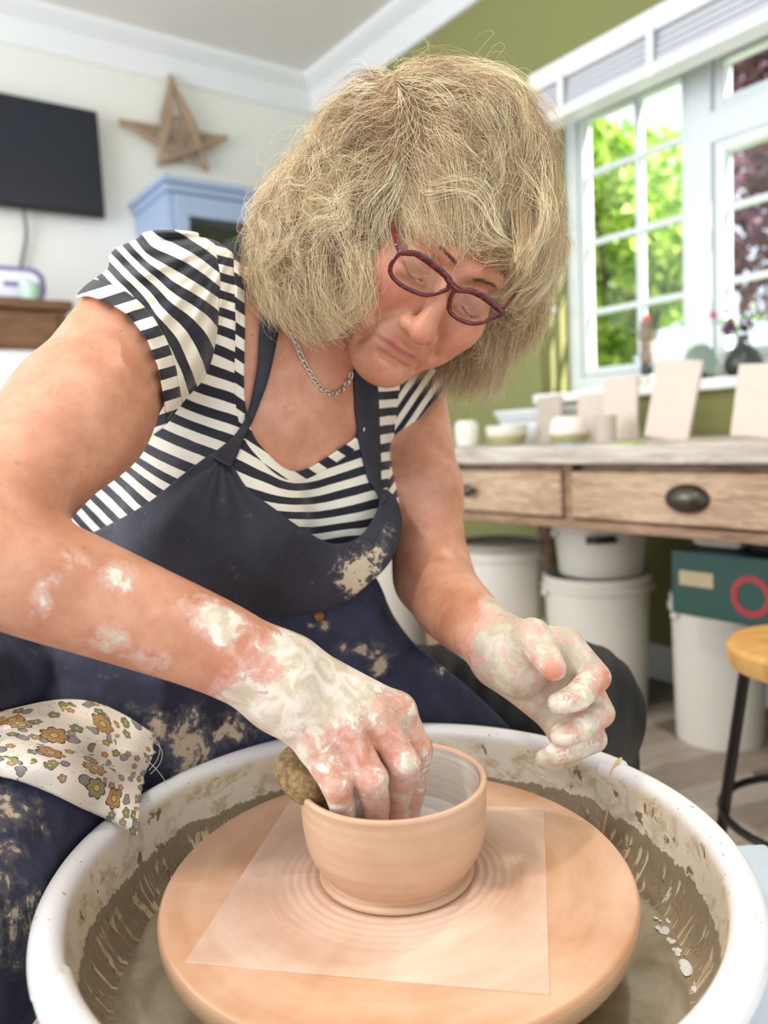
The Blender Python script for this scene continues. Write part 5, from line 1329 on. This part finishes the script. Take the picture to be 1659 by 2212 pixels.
def flowers(c, sc_, off, R, petals, pal, seedv, keep=.45, cen=True):
    v = t.vmath('ADD', uvn, off); vo = t.vor(v, sc_, 'F1', .75); pos = vo.outputs['Position']; d = t.sep(t.vmath('SUBTRACT', t.vmath('SCALE', v, (0, 0, 0)) if False else v, pos))
    cr = t.sep(vo.outputs['Color'])
    r_ = t.math('SQRT', t.math('ADD', t.math('MULTIPLY', d[0], d[0]), t.math('MULTIPLY', d[1], d[1]))); an = t.math('ADD', t.math('ARCTAN2', d[1], d[0]), t.math('MULTIPLY', cr[2], 6.28))
    ed = t.math('MULTIPLY', R, t.math('ADD', .74, t.math('MULTIPLY', .26, t.math('ABSOLUTE', t.math('COSINE', t.math('MULTIPLY', an, petals/2))))))
    ed = t.math('MULTIPLY', ed, t.math('ADD', .75, t.math('MULTIPLY', cr[1], .45)))
    on = t.math('GREATER_THAN', cr[0], 1-keep)
    f = t.math('MULTIPLY', t.ss(t.math('SUBTRACT', ed, r_), 0, .00015), on)
    inn = t.math('MULTIPLY', t.ss(t.math('SUBTRACT', t.math('MULTIPLY', ed, .86), r_), 0, .00015), on)
    ray = t.math('MULTIPLY', t.ss(t.math('ABSOLUTE', t.math('SINE', t.math('MULTIPLY', an, petals/2))), .10, .03), t.ss(r_, R*.3, R*.4))
    pc = t.mix(t.math('GREATER_THAN', cr[1], .66), t.mix(t.math('GREATER_THAN', cr[1], .33), pal[0], pal[1]), pal[2])
    c = t.mix(f, c, srgb(84, 70, 58)); c = t.mix(inn, c, pc); c = t.mix(t.math('MULTIPLY', ray, inn), c, srgb(96, 78, 62))
    if cen:
        c = t.mix(t.math('MULTIPLY', t.ss(t.math('SUBTRACT', R*.36, r_), 0, .00015), on), c, srgb(92, 78, 60)); c = t.mix(t.math('MULTIPLY', t.ss(t.math('SUBTRACT', R*.29, r_), 0, .00015), on), c, srgb(196, 186, 110))
    return c
vd = t.vor(uvn, 430, 'F1', .8); dn = t.ss(t.noise(uvn, 60, 2), .47, .56)
c = t.mix(t.math('MULTIPLY', t.math('LESS_THAN', vd.outputs['Distance'], .23), t.math('ADD', t.math('MULTIPLY', dn, .8), .0)), c, srgb(110, 90, 70))
c = flowers(c, 62, (.31, .12, 0), .0056, 2, [srgb(150, 138, 140), srgb(160, 148, 146), srgb(140, 136, 128)], 0, .36, False)
c = flowers(c, 78, (.0, .0, 0), .0046, 5, [srgb(202, 142, 72), srgb(168, 142, 108), srgb(130, 132, 84)], 0, .36)
c = flowers(c, 34, (.13, .41, 0), .0098, 7, [srgb(172, 150, 116), srgb(150, 150, 96), srgb(190, 140, 84)], 0, .46)
t.set(Base_Color=c, Normal=t.bump(t.math('ADD', t.math('MULTIPLY', t.noise(uvn, 1400, 1), .3), t.noise(t.co(), 60, 4)), .3, .002)); m_flo = t.m
cloth = sheet('floral_cloth', Gp, .0012, m_flo, None, uv); tag(cloth, 'cream floral cotton cloth with frayed edge across the lap', 'cloth')
m_thr = plain('cotton_thread', srgb(196, 190, 180), .8)
for k_, pts in enumerate(([(328, 1592), (345, 1610), (340, 1640), (322, 1664)], [(331, 1600), (350, 1622), (345, 1650), (325, 1672)], [(316, 1640), (338, 1662), (352, 1680), (358, 1690)])):
    zt = float(Z[:, -1].mean()); bm = bmesh.new(); tube(bm, [P(a, b, zt-.004) for a, b in crom(pts, 5)], .00035, 5); obj('frayed_thread', bm, m_thr, cloth)

# sponge held between hand and bowl rim
sp = Field(); sp.ell(c3(668, 1672, .592), (.021, .0185, .030), np.stack([unit((.8, .55, .1)), unit((-.55, .8, .2)), unit(np.cross(unit((.8, .55, .1)), unit((-.55, .8, .2))))]), k=.01)
sp.cone(c3(632, 1655, .585), c3(700, 1720, .588), .0125, .0125, k=.010); sp.cone(c3(655, 1640, .60), c3(700, 1690, .60), .014, .012, k=.01)
sv, sf = mesh_field(fieldfn(sp, 0, lambda p: (vnoise(p, 150, 4)*.0010).astype(np.float32)), c3(668, 1672, .592)-.06, c3(668, 1672, .592)+.06, .0011)
t = NT('sponge', .85); co = t.co(); vo = t.vor(co, 700).outputs['Distance']; nn_ = t.noise(co, 220, 3)
t.set(Base_Color=t.mix(t.ss(nn_, .35, .7), srgb(122, 98, 62), srgb(172, 142, 96)), Normal=t.bump(t.math('ADD', t.ss(vo, .0, .35), nn_), .6, .0015))
tag(npmesh('sponge', to_world(sv), sf, t.m), 'small brown sponge held by the right hand at the bowl rim', 'sponge')

# low stool that carries her
m_stl = wood('stool_wood', srgb(110, 80, 54), srgb(150, 112, 78), 4, (1, 5, 1), .5, .1)
pc_ = to_world(td(0, -.52, -.05)); sb = thing('low_stool', 'low round wooden stool the woman sits on, under her apron', 'stool', (pc_[0], pc_[1], 0)); zt = .330
bm = bmesh.new(); lathe(bm, [(.15, zt-.03), (.17, zt-.02), (.17, zt-.006), (.16, zt), (0, zt)], 40); obj('seat', bm, m_stl, sb)
for a in (.6, 2.2, 3.8, 5.3): bm = bmesh.new(); tube(bm, [(math.cos(a)*.12, math.sin(a)*.12, zt-.028), (math.cos(a)*.16, math.sin(a)*.16, 0)], .017, 10); obj('leg', bm, m_stl, sb)
# shoes
for nm, w0, w1 in (('shoe', (-.41, .60, .035), (-.36, .42, .03)), ('shoe', (.30, 1.08, .035), (.36, .93, .03))):
    f = Field(); f.cone(cw(*w0), cw(*w1), .045, .040, k=.02, flat=(unit(-CAMU), .8)); f.cone(cw(w0[0], w0[1], .035), cw(w0[0], w0[1], .10), .042, .042)
    a = cw(*w0); b = cw(*w1); lo = np.minimum(a, b)-.12; hi = np.maximum(a, b)+.12
    v_, f_ = mesh_field(fieldfn(f), lo, hi, .004); wv_ = to_world(v_); wv_[:, 2] = np.maximum(wv_[:, 2], .001); npmesh(nm, wv_, f_, m_blk, person)['label'] = 'black flat shoe'
# ------------------------------------------------------------------ hair, brows, lashes
def curves(name, S, rad, mat, parent, tint=None, tip=.35):
    """S: (n, m, 3) world points, one strand per row"""
    n, m = S.shape[:2]; cu = bpy.data.hair_curves.new(name); cu.add_curves([m]*n)
    cu.points.foreach_set('position', S.astype(np.float32).ravel())
    r = np.broadcast_to(np.linspace(1, tip, m)[None, :], (n, m))*rad
    a = cu.attributes.get('radius') or cu.attributes.new('radius', 'FLOAT', 'POINT'); a.data.foreach_set('value', r.astype(np.float32).ravel())
    if tint is not None: b = cu.attributes.new('tint', 'FLOAT', 'CURVE'); b.data.foreach_set('value', tint.astype(np.float32))
    cu.materials.append(mat); o = bpy.data.objects.new(name, cu); link(o, parent); return o
mass = Field()
mass.ell(hd(-.012, .026, -.020), (.077, .084, .094), HB, k=.02)
def E3(px_, py_, z, rx, ry, rz, k=.03): mass.ell(c3(px_, py_, z), (rx*z/FPX, ry*z/FPX, rz), None, k)
E3_ = None
E3(915, 318, .70, 160, 112, .066); E3(1010, 345, .71, 90, 100, .066); E3(1098, 470, .715, 50, 120, .052); E3(860, 300, .71, 80, 72, .06)
E3(800, 385, .72, 128, 112, .066); E3(702, 485, .735, 102, 118, .060); E3(638, 555, .73, 66, 92, .040); E3(690, 600, .72, 68, 82, .036); E3(750, 545, .71, 62, 90, .042)
E3(1112, 575, .76, 46, 115, .038); mass.cone(c3(1115, 560, .78), c3(1062, 750, .81), .034, .016, k=.02); mass.cone(c3(1000, 680, .84), c3(965, 775, .845), .036, .016, k=.02)
mass.cone(c3(1075, 690, .80), c3(1105, 690, .79), .026, .014, k=.02)
hneck = crom([(862, 500), (900, 512), (950, 525), (1005, 545), (1060, 568), (1098, 595), (1106, 650), (1090, 705), (1040, 745), (980, 790), (880, 800), (780, 800), (690, 770), (640, 735), (660, 718), (720, 704), (765, 685), (795, 655), (806, 620), (818, 580), (838, 535)], 3)
def massdisp(p):
    # locks: ridges following the comb direction
    px_ = CX+FPX*p[..., 0]/p[..., 2]; py_ = CY+FPX*p[..., 1]/p[..., 2]
    return (vnoise(p, 52, 21)*.0060+vnoise(p, 150, 22)*.0018).astype(np.float32)
def hshell(fn):
    def g(p, lo, hi):
        d = fn(p, lo, hi)
        if d is None: return None
        px_ = CX+FPX*p[..., 0]/p[..., 2]; py_ = CY+FPX*p[..., 1]/p[..., 2]
        e = -poly_sd(px_, py_, hneck)*p[..., 2]/FPX
        # hair behind the face stays
        q = (p-HO.astype(np.float32)) @ HB.T.astype(np.float32)
        zl = np.where(q[..., 0] > .0, .740, .80)
        e = np.minimum(e, (zl-p[..., 2]))
        h = np.clip(.5-.5*(e-d)/-.008, 0, 1) if False else 0
        return np.maximum(d, e).astype(np.float32)
    return g
HMV, HMF = mesh_field(hshell(fieldfn(mass, 0, massdisp)), np.array([-.20, -.45, .52]), np.array([.20, -.08, .96]), .0026)
t = NT('hair_mass', .6); co = t.co(); n = t.noise(co, 45, 5, .65, 1.2); n2 = t.noise(co, 300, 3, .6, 2.0)
t.set(Base_Color=t.mix(t.ss(t.math('ADD', t.math('MULTIPLY', n, .7), t.math('MULTIPLY', n2, .3)), .35, .65), srgb(104, 78, 54), srgb(170, 138, 98)), Normal=t.bump(n2, .6, .004)); m_hm = t.m
hm = npmesh('hair_volume', to_world(HMV), HMF, m_hm, person); hm['label'] = 'darker blonde under-layer of the hair'
# comb field: direction of growth in the picture plane
arr = [(900, 150, 1, -.1), (1000, 155, 1, .25), (1090, 200, .8, .6), (1160, 290, .35, .95), (1190, 390, .1, 1), (1190, 480, -.15, 1), (1150, 560, -.35, .95), (1130, 430, -.05, 1), (1080, 470, -.7, .65), (1000, 230, .9, .45), (1080, 300, .75, .65), (1120, 360, .3, .95), (960, 330, .75, .65), (1010, 420, .5, .85), (930, 430, .35, .95), (1000, 510, .9, .45), (1080, 545, 1, .1), (900, 480, .35, .9), (880, 230, -.2, .6), (800, 190, -.95, .3), (740, 250, -.9, .45), (680, 320, -.8, .6), (620, 400, -.7, .75), (575, 470, -.45, .9), (850, 330, -.45, .9), (760, 380, -.6, .8), (700, 470, -.4, .9), (640, 540, -.15, 1), (590, 580, .15, 1), (620, 670, .7, .7), (700, 640, .2, 1), (760, 560, -.1, 1), (820, 470, -.25, 1), (810, 560, -.3, .95), (760, 650, -.5, .8), (690, 700, .8, .3), (1120, 640, -.2, 1), (1080, 760, -.35, .95), (1000, 800, -.2, 1), (950, 760, -.2, 1), (1150, 700, .3, .95)]
A_ = [(a, b) for a, b, c, d in arr]; fdx = tps(A_, [c for a, b, c, d in arr], .01); fdy = tps(A_, [d for a, b, c, d in arr], .01)
r = np.random.default_rng(11)
def hev(p): return mass.ev(p)-(vnoise(p, 52, 21)*.0060).astype(np.float32)
def grad(p):
    e = 1.5e-3; G = np.zeros_like(p)
    for k4 in ((1, 1, 1), (1, -1, -1), (-1, 1, -1), (-1, -1, 1)):
        k4 = np.array(k4, np.float32); G = G+k4*(hev(p+k4*e))[:, None]
    return G/(np.linalg.norm(G, axis=1)[:, None]+1e-9)
def strands(n, m, length, lift, curl, seed, pool, spread=1.0, pinch=.85, csz=.011):
    r = np.random.default_rng(seed); i = r.choice(pool, n); p = HMV[i].astype(np.float32)+r.normal(0, .002, (n, 3)).astype(np.float32)
    # clump identity from a coarse cell of the root
    cell = np.floor(p/csz).astype(int); key = (cell[:, 0]*73856093 ^ cell[:, 1]*19349663 ^ cell[:, 2]*83492791) & 0xffff
    cr = np.random.default_rng(5).normal(size=(65536, 4)); ck = cr[key]
    L = length*np.exp(r.normal(0, .22, n))*np.exp(ck[:, 3]*.15); step = (L/m)[:, None]
    out = np.zeros((n, m, 3)); off = np.abs(r.normal(0, lift, n))
    wav = ck[:, 1]*3.0
    for k_ in range(m):
        out[:, k_] = p
        x = CX+FPX*p[:, 0]/p[:, 2]; y = CY+FPX*p[:, 1]/p[:, 2]; dx = fdx(x, y); dy = fdy(x, y); s_ = np.hypot(dx, dy)+1e-6; dx /= s_; dy /= s_
        tt = k_/(m-1); an = ck[:, 0]*.24*spread+curl*1.25*np.sin(tt*6.5+wav)+.42*np.sin(x*.021+y*.013+2*np.sin(y*.011))*spread+r.normal(0, .05, n)
        ca, sa = np.cos(an), np.sin(an); D = np.stack([dx*ca-dy*sa, dx*sa+dy*ca, np.zeros(n)], 1)
        G = grad(p); D = D-G*(D*G).sum(1)[:, None]; D /= np.linalg.norm(D, axis=1)[:, None]+1e-6
        p2 = p+D*step
        d = hev(p2.astype(np.float32)); tgt = off*np.sin(math.pi*min(tt*.9+.1, 1))*1.0+.0020+ck[:, 2]*.0026+lift*1.2*tt**3*np.abs(ck[:, 0])
        p = (p2-G*(d-tgt)[:, None]*.7).astype(np.float32)
    # locks: strands draw together towards the middle of their clump
    uk, inv = np.unique(key, return_inverse=True); cnt = np.bincount(inv)
    mean = np.zeros((len(uk), m, 3)); np.add.at(mean, inv, out); mean /= cnt[:, None, None]
    far = np.linalg.norm(out[:, 0]-mean[inv][:, 0], axis=1) < .03
    T = np.linspace(0, 1, m)[None, :, None]**.8; f_ = (1-pinch*T*(1-.35*T))*np.ones((n, 1, 1)); f_[~far] = 1
    out = mean[inv]+(out-mean[inv])*f_
    return out, ck
hx, hy = pix(HMV); hz_ = HMV[:, 2]
d0 = hev(HMV.astype(np.float32))
ok = np.abs(d0) < .010
# roots: not on the face opening's cut walls
e0 = np.abs(poly_sd(hx, hy, hneck)) > 3
seen = ok & (e0 | (hz_ > .74))
pool = np.where(seen)[0]
vis = np.where(seen & ((hz_ < .80)))[0]
t = NT('hair_strand', .38); tn = t.attr('tint'); ci = t.node('ShaderNodeHairInfo')
ramp = t.node('ShaderNodeValToRGB'); t.L(tn, ramp.inputs[0]); el = ramp.color_ramp.elements
el[0].position = 0; el[0].color = srgb(120, 92, 68)+(1,); el[1].position = 1; el[1].color = srgb(250, 240, 206)+(1,)
for po, c_ in ((.35, srgb(182, 150, 108)), (.6, srgb(218, 194, 150)), (.8, srgb(242, 226, 184))):
    e_ = el.new(po); e_.color = c_+(1,)
t.L(ramp.outputs[0], t.b.inputs['Base Color']); t.b.inputs['Specular IOR Level'].default_value = .7; m_hs = t.m
hairs = []
S1_, ck = strands(int(16000), 12, .058, .0034, .34, 1, vis); tint = np.clip(.46+ck[:, 1]*.34+r.normal(0, .16, len(S1_)), 0, 1)
hairs.append(curves('hair', to_world(S1_), .00016, m_hs, person, tint)); hairs[0]['label'] = 'wavy blonde hair with pale highlights'
S2_, ck = strands(int(6500), 13, .072, .0085, .60, 2, vis, 1.5, .8, .015); tint = np.clip(.60+ck[:, 1]*.30+r.normal(0, .17, len(S2_)), 0, 1)
hairs.append(curves('hair', to_world(S2_), .00012, m_hs, hairs[0], tint))
vT = vis[(hx[vis] > 850) & (hy[vis] < 500)]; vL = vis[(hx[vis] < 830) & (hy[vis] > 300)]
S4_, ck = strands(5200, 14, .105, .0075, .26, 4, vT, .8, .90, .020); hairs.append(curves('hair', to_world(S4_), .00014, m_hs, hairs[0], np.clip(.60+ck[:, 1]*.24+r.normal(0, .14, len(S4_)), 0, 1)))
S5_, ck = strands(4200, 15, .070, .0110, .95, 5, vL, 1.4, .88, .016); hairs.append(curves('hair', to_world(S5_), .00014, m_hs, hairs[0], np.clip(.62+ck[:, 1]*.24+r.normal(0, .14, len(S5_)), 0, 1)))
# flyaways at the outline and hanging ends
S3_, ck = strands(int(1500), 12, .050, .012, .9, 3, vis, 2.6, .2); hairs.append(curves('flyaway_hair', to_world(S3_), .00009, m_hs, hairs[0], np.clip(.7+r.normal(0, .15, len(S3_)), 0, 1)))
def free(n, roots, m, seed, spread, curl, rad=.00014, tint0=.5):
    """hanging ends: root px, tip px with depth"""
    r = np.random.default_rng(seed); k_ = r.integers(0, len(roots), n); T = np.linspace(0, 1, m)[None, :, None]
    A = np.array([c3(*a) for a, b, c in roots])[k_]; B_ = np.array([c3(*b) for a, b, c in roots])[k_]; C = np.array([c3(*c) for a, b, c in roots])[k_]
    ja = r.normal(0, spread, (n, 3)); jc = ja*.5+r.normal(0, spread*.8, (n, 3)); A = A+ja; C = C+jc; B_ = B_+(ja+jc)/2
    S = (1-T)**2*A[:, None]+2*T*(1-T)*B_[:, None]+T**2*C[:, None]; w_ = r.uniform(0, 6, n)[:, None, None]
    S = S+np.sin(T*9+w_)*curl*T*np.array([1, .3, .4]); 
    return curves('hair', to_world(S), rad, m_hs, hairs[0], np.clip(tint0+r.normal(0, .18, n), 0, 1))
free(3600, [((1130, 560, .76), (1110, 660, .78), (1050, 800, .80)), ((1150, 540, .75), (1150, 640, .77), (1110, 760, .79)), ((1090, 600, .79), (1060, 700, .81), (1020, 850, .82)), ((1060, 640, .81), (1020, 740, .825), (990, 850, .83)), ((1010, 650, .83), (970, 740, .835), (960, 840, .84)), ((1160, 600, .76), (1160, 680, .77), (1140, 740, .78)), ((1120, 640, .77), (1100, 720, .79), (1065, 845, .80)), ((980, 700, .83), (920, 760, .84), (885, 800, .84))], 12, 31, .0085, .0025, .00017, .50)
free(2600, [((600, 500, .70), (570, 600, .70), (620, 690, .70)), ((650, 520, .69), (640, 620, .69), (690, 700, .70)), ((580, 560, .72), (560, 640, .72), (600, 680, .72)), ((700, 560, .675), (690, 650, .68), (740, 700, .69)), ((770, 560, .665), (790, 620, .67), (770, 670, .68)), ((640, 600, .70), (630, 680, .70), (680, 722, .71))], 12, 32, .0075, .0040, .00015, .60)
# fringe falling over the forehead, rooted in the hair above it
BVh = bvh_of((HMV, HMF))
def hz(px_, py_, dz, lift=.004): z = hitz(BVh, px_, py_, None); return (px_, py_, (dz if z is None or abs(z-dz) > .06 else z)-lift)
S6 = []; r6 = np.random.default_rng(61)
Rt = crom([(870, 395), (900, 335), (960, 300), (1030, 300), (1095, 330), (1135, 380)], 10); Md = crom([(880, 440), (915, 420), (985, 400), (1060, 400), (1125, 420), (1160, 470)], 10); Tp = crom([(905, 508), (945, 522), (1005, 535), (1062, 545), (1105, 560), (1135, 580)], 10)
for i in range(2600):
    u_ = r6.uniform(0, .999)*(len(Rt)-1); cl = np.floor(u_*1.6)/1.6+.3; rc = np.random.default_rng(int(cl*100)+7).normal(0, 1, 4); k0 = int(u_); fr_ = u_-k0
    def at(Cv, j): return Cv[k0]+(Cv[min(k0+1, len(Cv)-1)]-Cv[k0])*fr_+r6.normal(0, j, 2)
    a = at(Rt, 26)+rc[:2]*14; b_ = at(Md, 12)+rc[:2]*12; t_ = at(Tp, 7)+rc[2:]*9+np.array([0, r6.normal(-10, 12)])
    A3 = c3(*hz(a[0], a[1], .63, .0005)); B3 = c3(*hz(b_[0], b_[1], .63, .004+.003*abs(rc[3])+r6.uniform(0, .002))); T3 = c3(t_[0], t_[1], (hitz(BVb, t_[0], t_[1], .63) or .63)-.004-r6.uniform(0, .003))
    T_ = np.linspace(0, 1, 12)[:, None]; pth = (1-T_)**2*A3+2*T_*(1-T_)*(2*B3-.5*A3-.5*T3)+T_**2*T3
    S6.append(pth+np.sin(T_*7+rc[0]*2)*.0011*np.array([1, .3, 0]))
S6 = np.array(S6); hairs.append(curves('hair', to_world(S6), .00014, m_hs, hairs[0], np.clip(.56+r6.normal(0, .2, len(S6)), 0, 1)))
if False: free(1700, [((900, 400, .615), (915, 465, .612), (965, 520, .625)), ((960, 400, .61), (975, 475, .615), (1035, 530, .64)), ((1040, 420, .61), (1060, 490, .62), (1100, 555, .66)), ((1110, 430, .62), (1145, 510, .65), (1115, 580, .69)), ((860, 420, .63), (880, 480, .63), (925, 520, .625))], 12, 33, .0065, .0028, .00013, .50)
# brows and lashes
m_brow = plain('brow_hair', srgb(96, 72, 56), .6)
def brow(name, pts, n, ln, seed, lift=.0008, rad=.00016, dirv=(.8, .3), sprd=4.0):
    r = np.random.default_rng(seed); c_ = crom(pts, 8); S = []
    for i in range(n):
        k_ = r.integers(0, len(c_)-1); p = c_[k_]+r.normal(0, sprd, 2)*np.array([.6, .6]); pts_ = []
        a = math.atan2(dirv[1], dirv[0])+r.normal(0, .3)
        for j in range(4):
            q = p+np.array([math.cos(a), math.sin(a)])*ln*j/3; z = hitz(BVb, q[0], q[1], None)
            if z is None: break
            pts_.append(c3(q[0], q[1], z-lift-.0004*j))
        if len(pts_) == 4: S.append(pts_)
    if S: curves(name, to_world(np.array(S)), rad, m_brow, person)['label'] = 'brown eyebrow' if name == 'eyebrow' else 'dark lashes'
def hpx(x, y, z): p = hd(x, y, z); return (CX+FPX*p[0]/p[2], CY+FPX*p[1]/p[2])
brow('eyebrow', [(948, 534), (962, 546), (975, 559), (988, 576)], 110, 8, 41, dirv=(-.3, -.9), sprd=3.5)
brow('eyebrow', [(1022, 604), (1036, 606), (1052, 611), (1068, 618)], 120, 9, 42, dirv=(.9, .2), sprd=3.2)
brow('eyelashes', [hpx(-.044, -.0120, .0810), hpx(-.032, -.0165, .0865), hpx(-.020, -.0130, .0860)], 60, 7, 43, .0006, .00014, (.2, .95), 1.2)
brow('eyelashes', [hpx(.020, -.0130, .0860), hpx(.032, -.0165, .0865), hpx(.042, -.0130, .0825)], 60, 7, 44, .0006, .00014, (.2, .95), 1.2)

# ------------------------------------------------------------------ glasses and necklace
t = NT('maroon_acetate', .18); n = t.noise(t.scale(t.co(), (1, 1, 6)), 120, 4, .6, 1.5); t.set(Base_Color=t.mix(t.ss(n, .4, .62), srgb(48, 12, 22), srgb(128, 34, 38))); t.b.inputs['Coat Weight'].default_value = .4; m_acet = t.m
gl = thing('glasses', 'dark red framed glasses low on the woman\'s nose', 'glasses', to_world(hd(0, -.01, .10)))
gl_n = unit(np.array([0, -.16, 1.0]) @ HB); gl_o = hd(0, -.012, .1015)
def onpl(px_, py_, dz=0.0):
    d = c3(px_, py_, 1.0); k_ = ((gl_o+gl_n*dz) @ gl_n)/(d @ gl_n); return d*k_
def gobj(name, bm, mat, parent=None, sm=True):
    o = obj(name, bm, mat, parent or gl, sm); o.matrix_parent_inverse = Matrix.Translation(-gl.location) if parent is None else Matrix.Identity(4); return o
rimR = [(866, 546), (895, 547), (929, 567), (962, 595), (972, 611), (966, 624), (945, 633), (917, 637), (885, 626), (858, 609), (843, 588), (848, 566)]
rimL = [(984, 627), (1013, 628), (1045, 641), (1071, 662), (1084, 676), (1072, 683), (1049, 694), (1020, 699), (992, 690), (972, 673), (972, 652), (977, 636)]
hinge = []
for rim in (rimR, rimL):
    C_ = np.array(rim+rim[:3], float); c_ = crom(C_, 6)[6:-12]; pts = [to_world(onpl(*q)) for q in c_]
    bm = bmesh.new(); n_ = 10; rings = []; N_ = len(pts)
    Nw = ROT @ gl_n; cen = np.mean(pts, 0)
    for i, p in enumerate(pts):
        tg = pts[(i+1) % N_]-pts[i-1]; tg = tg/np.linalg.norm(tg); sd = np.cross(tg, Nw); sd /= np.linalg.norm(sd)
        w_ = .0020+.0014*max(0, -np.dot(unit(p-cen), ROT @ (hU*-1)))*1.0
        rings.append([bm.verts.new(p+sd*math.cos(2*math.pi*k_/n_)*w_+Nw*math.sin(2*math.pi*k_/n_)*.0017) for k_ in range(n_)])
    for i in range(N_):
        A, B_ = rings[i], rings[(i+1) % N_]
        for k_ in range(n_): bm.faces.new((A[k_], A[(k_+1) % n_], B_[(k_+1) % n_], B_[k_]))
    gobj('rim', bm, m_acet)
    bm = bmesh.new(); f = [bm.verts.new(p-(ROT @ gl_n)*.0004) for p in pts]; b = [bm.verts.new(p+(ROT @ gl_n)*.0008) for p in pts]; bm.faces.new(f); bm.faces.new(b[::-1])
    for i in range(N_): bm.faces.new((f[i], f[(i+1) % N_], b[(i+1) % N_], b[i]))
    gobj('lens', bm, m_glass, None, False)
bm = bmesh.new(); tube(bm, [to_world(onpl(964, 600)), to_world(onpl(973, 612, .001)), to_world(onpl(981, 620, .0015)), to_world(onpl(992, 626, .0005))], [.0024, .0027, .0027, .0022], 10); gobj('bridge', bm, m_acet)
for pr, s_ in (((867, 548), -1), ((1083, 674), 1)):
    h0 = onpl(*pr); h1 = h0-hF*.008+hR*s_*.0035; ear = hd(s_*.075, .004 if s_ < 0 else .026, .010); e2 = hd(s_*.077, -.004 if s_ < 0 else .018, -.010)
    bm = bmesh.new(); tube(bm, [to_world(h0+hU*.001), to_world(h1+hU*.001), to_world((h1+ear)/2+hR*s_*.003+hU*.002), to_world(ear), to_world(e2)], ([.0032, .0034, .0027, .0022, .0018] if s_ < 0 else [.0040, .0046, .0044, .0034, .0018]), 10, flat=.45, up=ROT @ hR)
    tm = gobj('temple_arm', bm, m_acet)
    bm = bmesh.new(); bmesh.ops.create_icosphere(bm, subdivisions=2, radius=.0009, matrix=Matrix.Translation(to_world(h1+hR*s_*.0022+hU*.001))); gobj('rivet', bm, plain('silver_rivet', (.7, .7, .7), .2, metal=1.0), tm).matrix_parent_inverse = Matrix.Translation(-gl.location)
    for ch in tm.children: ch.matrix_parent_inverse = Matrix.Identity(4)
# chain necklace
m_sil = plain('silver', (.80, .76, .68), .28, .1, 60, metal=1.0)
nk = crom([(612, 668), (622, 700), (634, 728), (650, 768), (668, 802), (688, 832), (714, 850), (738, 842), (752, 824), (760, 806)], 12)
npts = []
for a, b in nk:
    z = hitz(BVs, a, b, .78); npts.append(c3(a, b, z-.0022))
npts = np.array(npts); 
for _ in range(6): npts[1:-1] = (npts[:-2]+npts[2:]+2*npts[1:-1])/4
npts = to_world(npts); seg = np.r_[0, np.cumsum(np.linalg.norm(np.diff(npts, axis=0), axis=1))]
b = bmesh.new(); mj, mi = 12, 6; rg = []
for i in range(mj):
    a = 2*math.pi*i/mj; c_ = Vector((math.cos(a)*.0042, math.sin(a)*.0019, 0)); o_ = Vector((math.cos(a), math.sin(a), 0))
    rg.append([b.verts.new(c_+o_*math.cos(2*math.pi*j/mi)*.00075+Vector((0, 0, 1))*math.sin(2*math.pi*j/mi)*.00075) for j in range(mi)])
for i in range(mj):
    for j in range(mi): b.faces.new((rg[i][j], rg[(i+1) % mj][j], rg[(i+1) % mj][(j+1) % mi], rg[i][(j+1) % mi]))
me = bpy.data.meshes.new('link'); b.to_mesh(me); b.free(); me.materials.append(m_sil); me.polygons.foreach_set('use_smooth', [True]*len(me.polygons))
nkt = thing('necklace', 'twisted silver chain necklace resting on the woman\'s collarbone', 'necklace', npts[len(npts)//2])
nl = int(seg[-1]/.0046)
for i in range(nl):
    s_ = (i+.5)*seg[-1]/nl; p = np.array([np.interp(s_, seg, npts[:, q]) for q in range(3)]); p2 = np.array([np.interp(min(s_+.002, seg[-1]), seg, npts[:, q]) for q in range(3)])
    tg = Vector(p2-p).normalized() if np.linalg.norm(p2-p) > 1e-7 else tg; nrm = Vector(CAMC-p); nrm = (nrm-tg*nrm.dot(tg)).normalized(); yy = nrm.cross(tg)
    R3 = Matrix((tg, yy, nrm)).transposed() @ Matrix.Rotation((.55 if i % 2 else -.7), 3, 'X') @ Matrix.Rotation(.35, 3, 'Z')
    o = bpy.data.objects.new('link', me); link(o, nkt); o.matrix_parent_inverse = Matrix.Translation(-nkt.location); o.matrix_local = Matrix.Translation(p) @ R3.to_4x4(); o.matrix_parent_inverse = Matrix.Identity(4); o.matrix_basis = Matrix.Translation(p-np.array(nkt.location)) @ R3.to_4x4()
print('TOTAL', _t.time()-_t0)
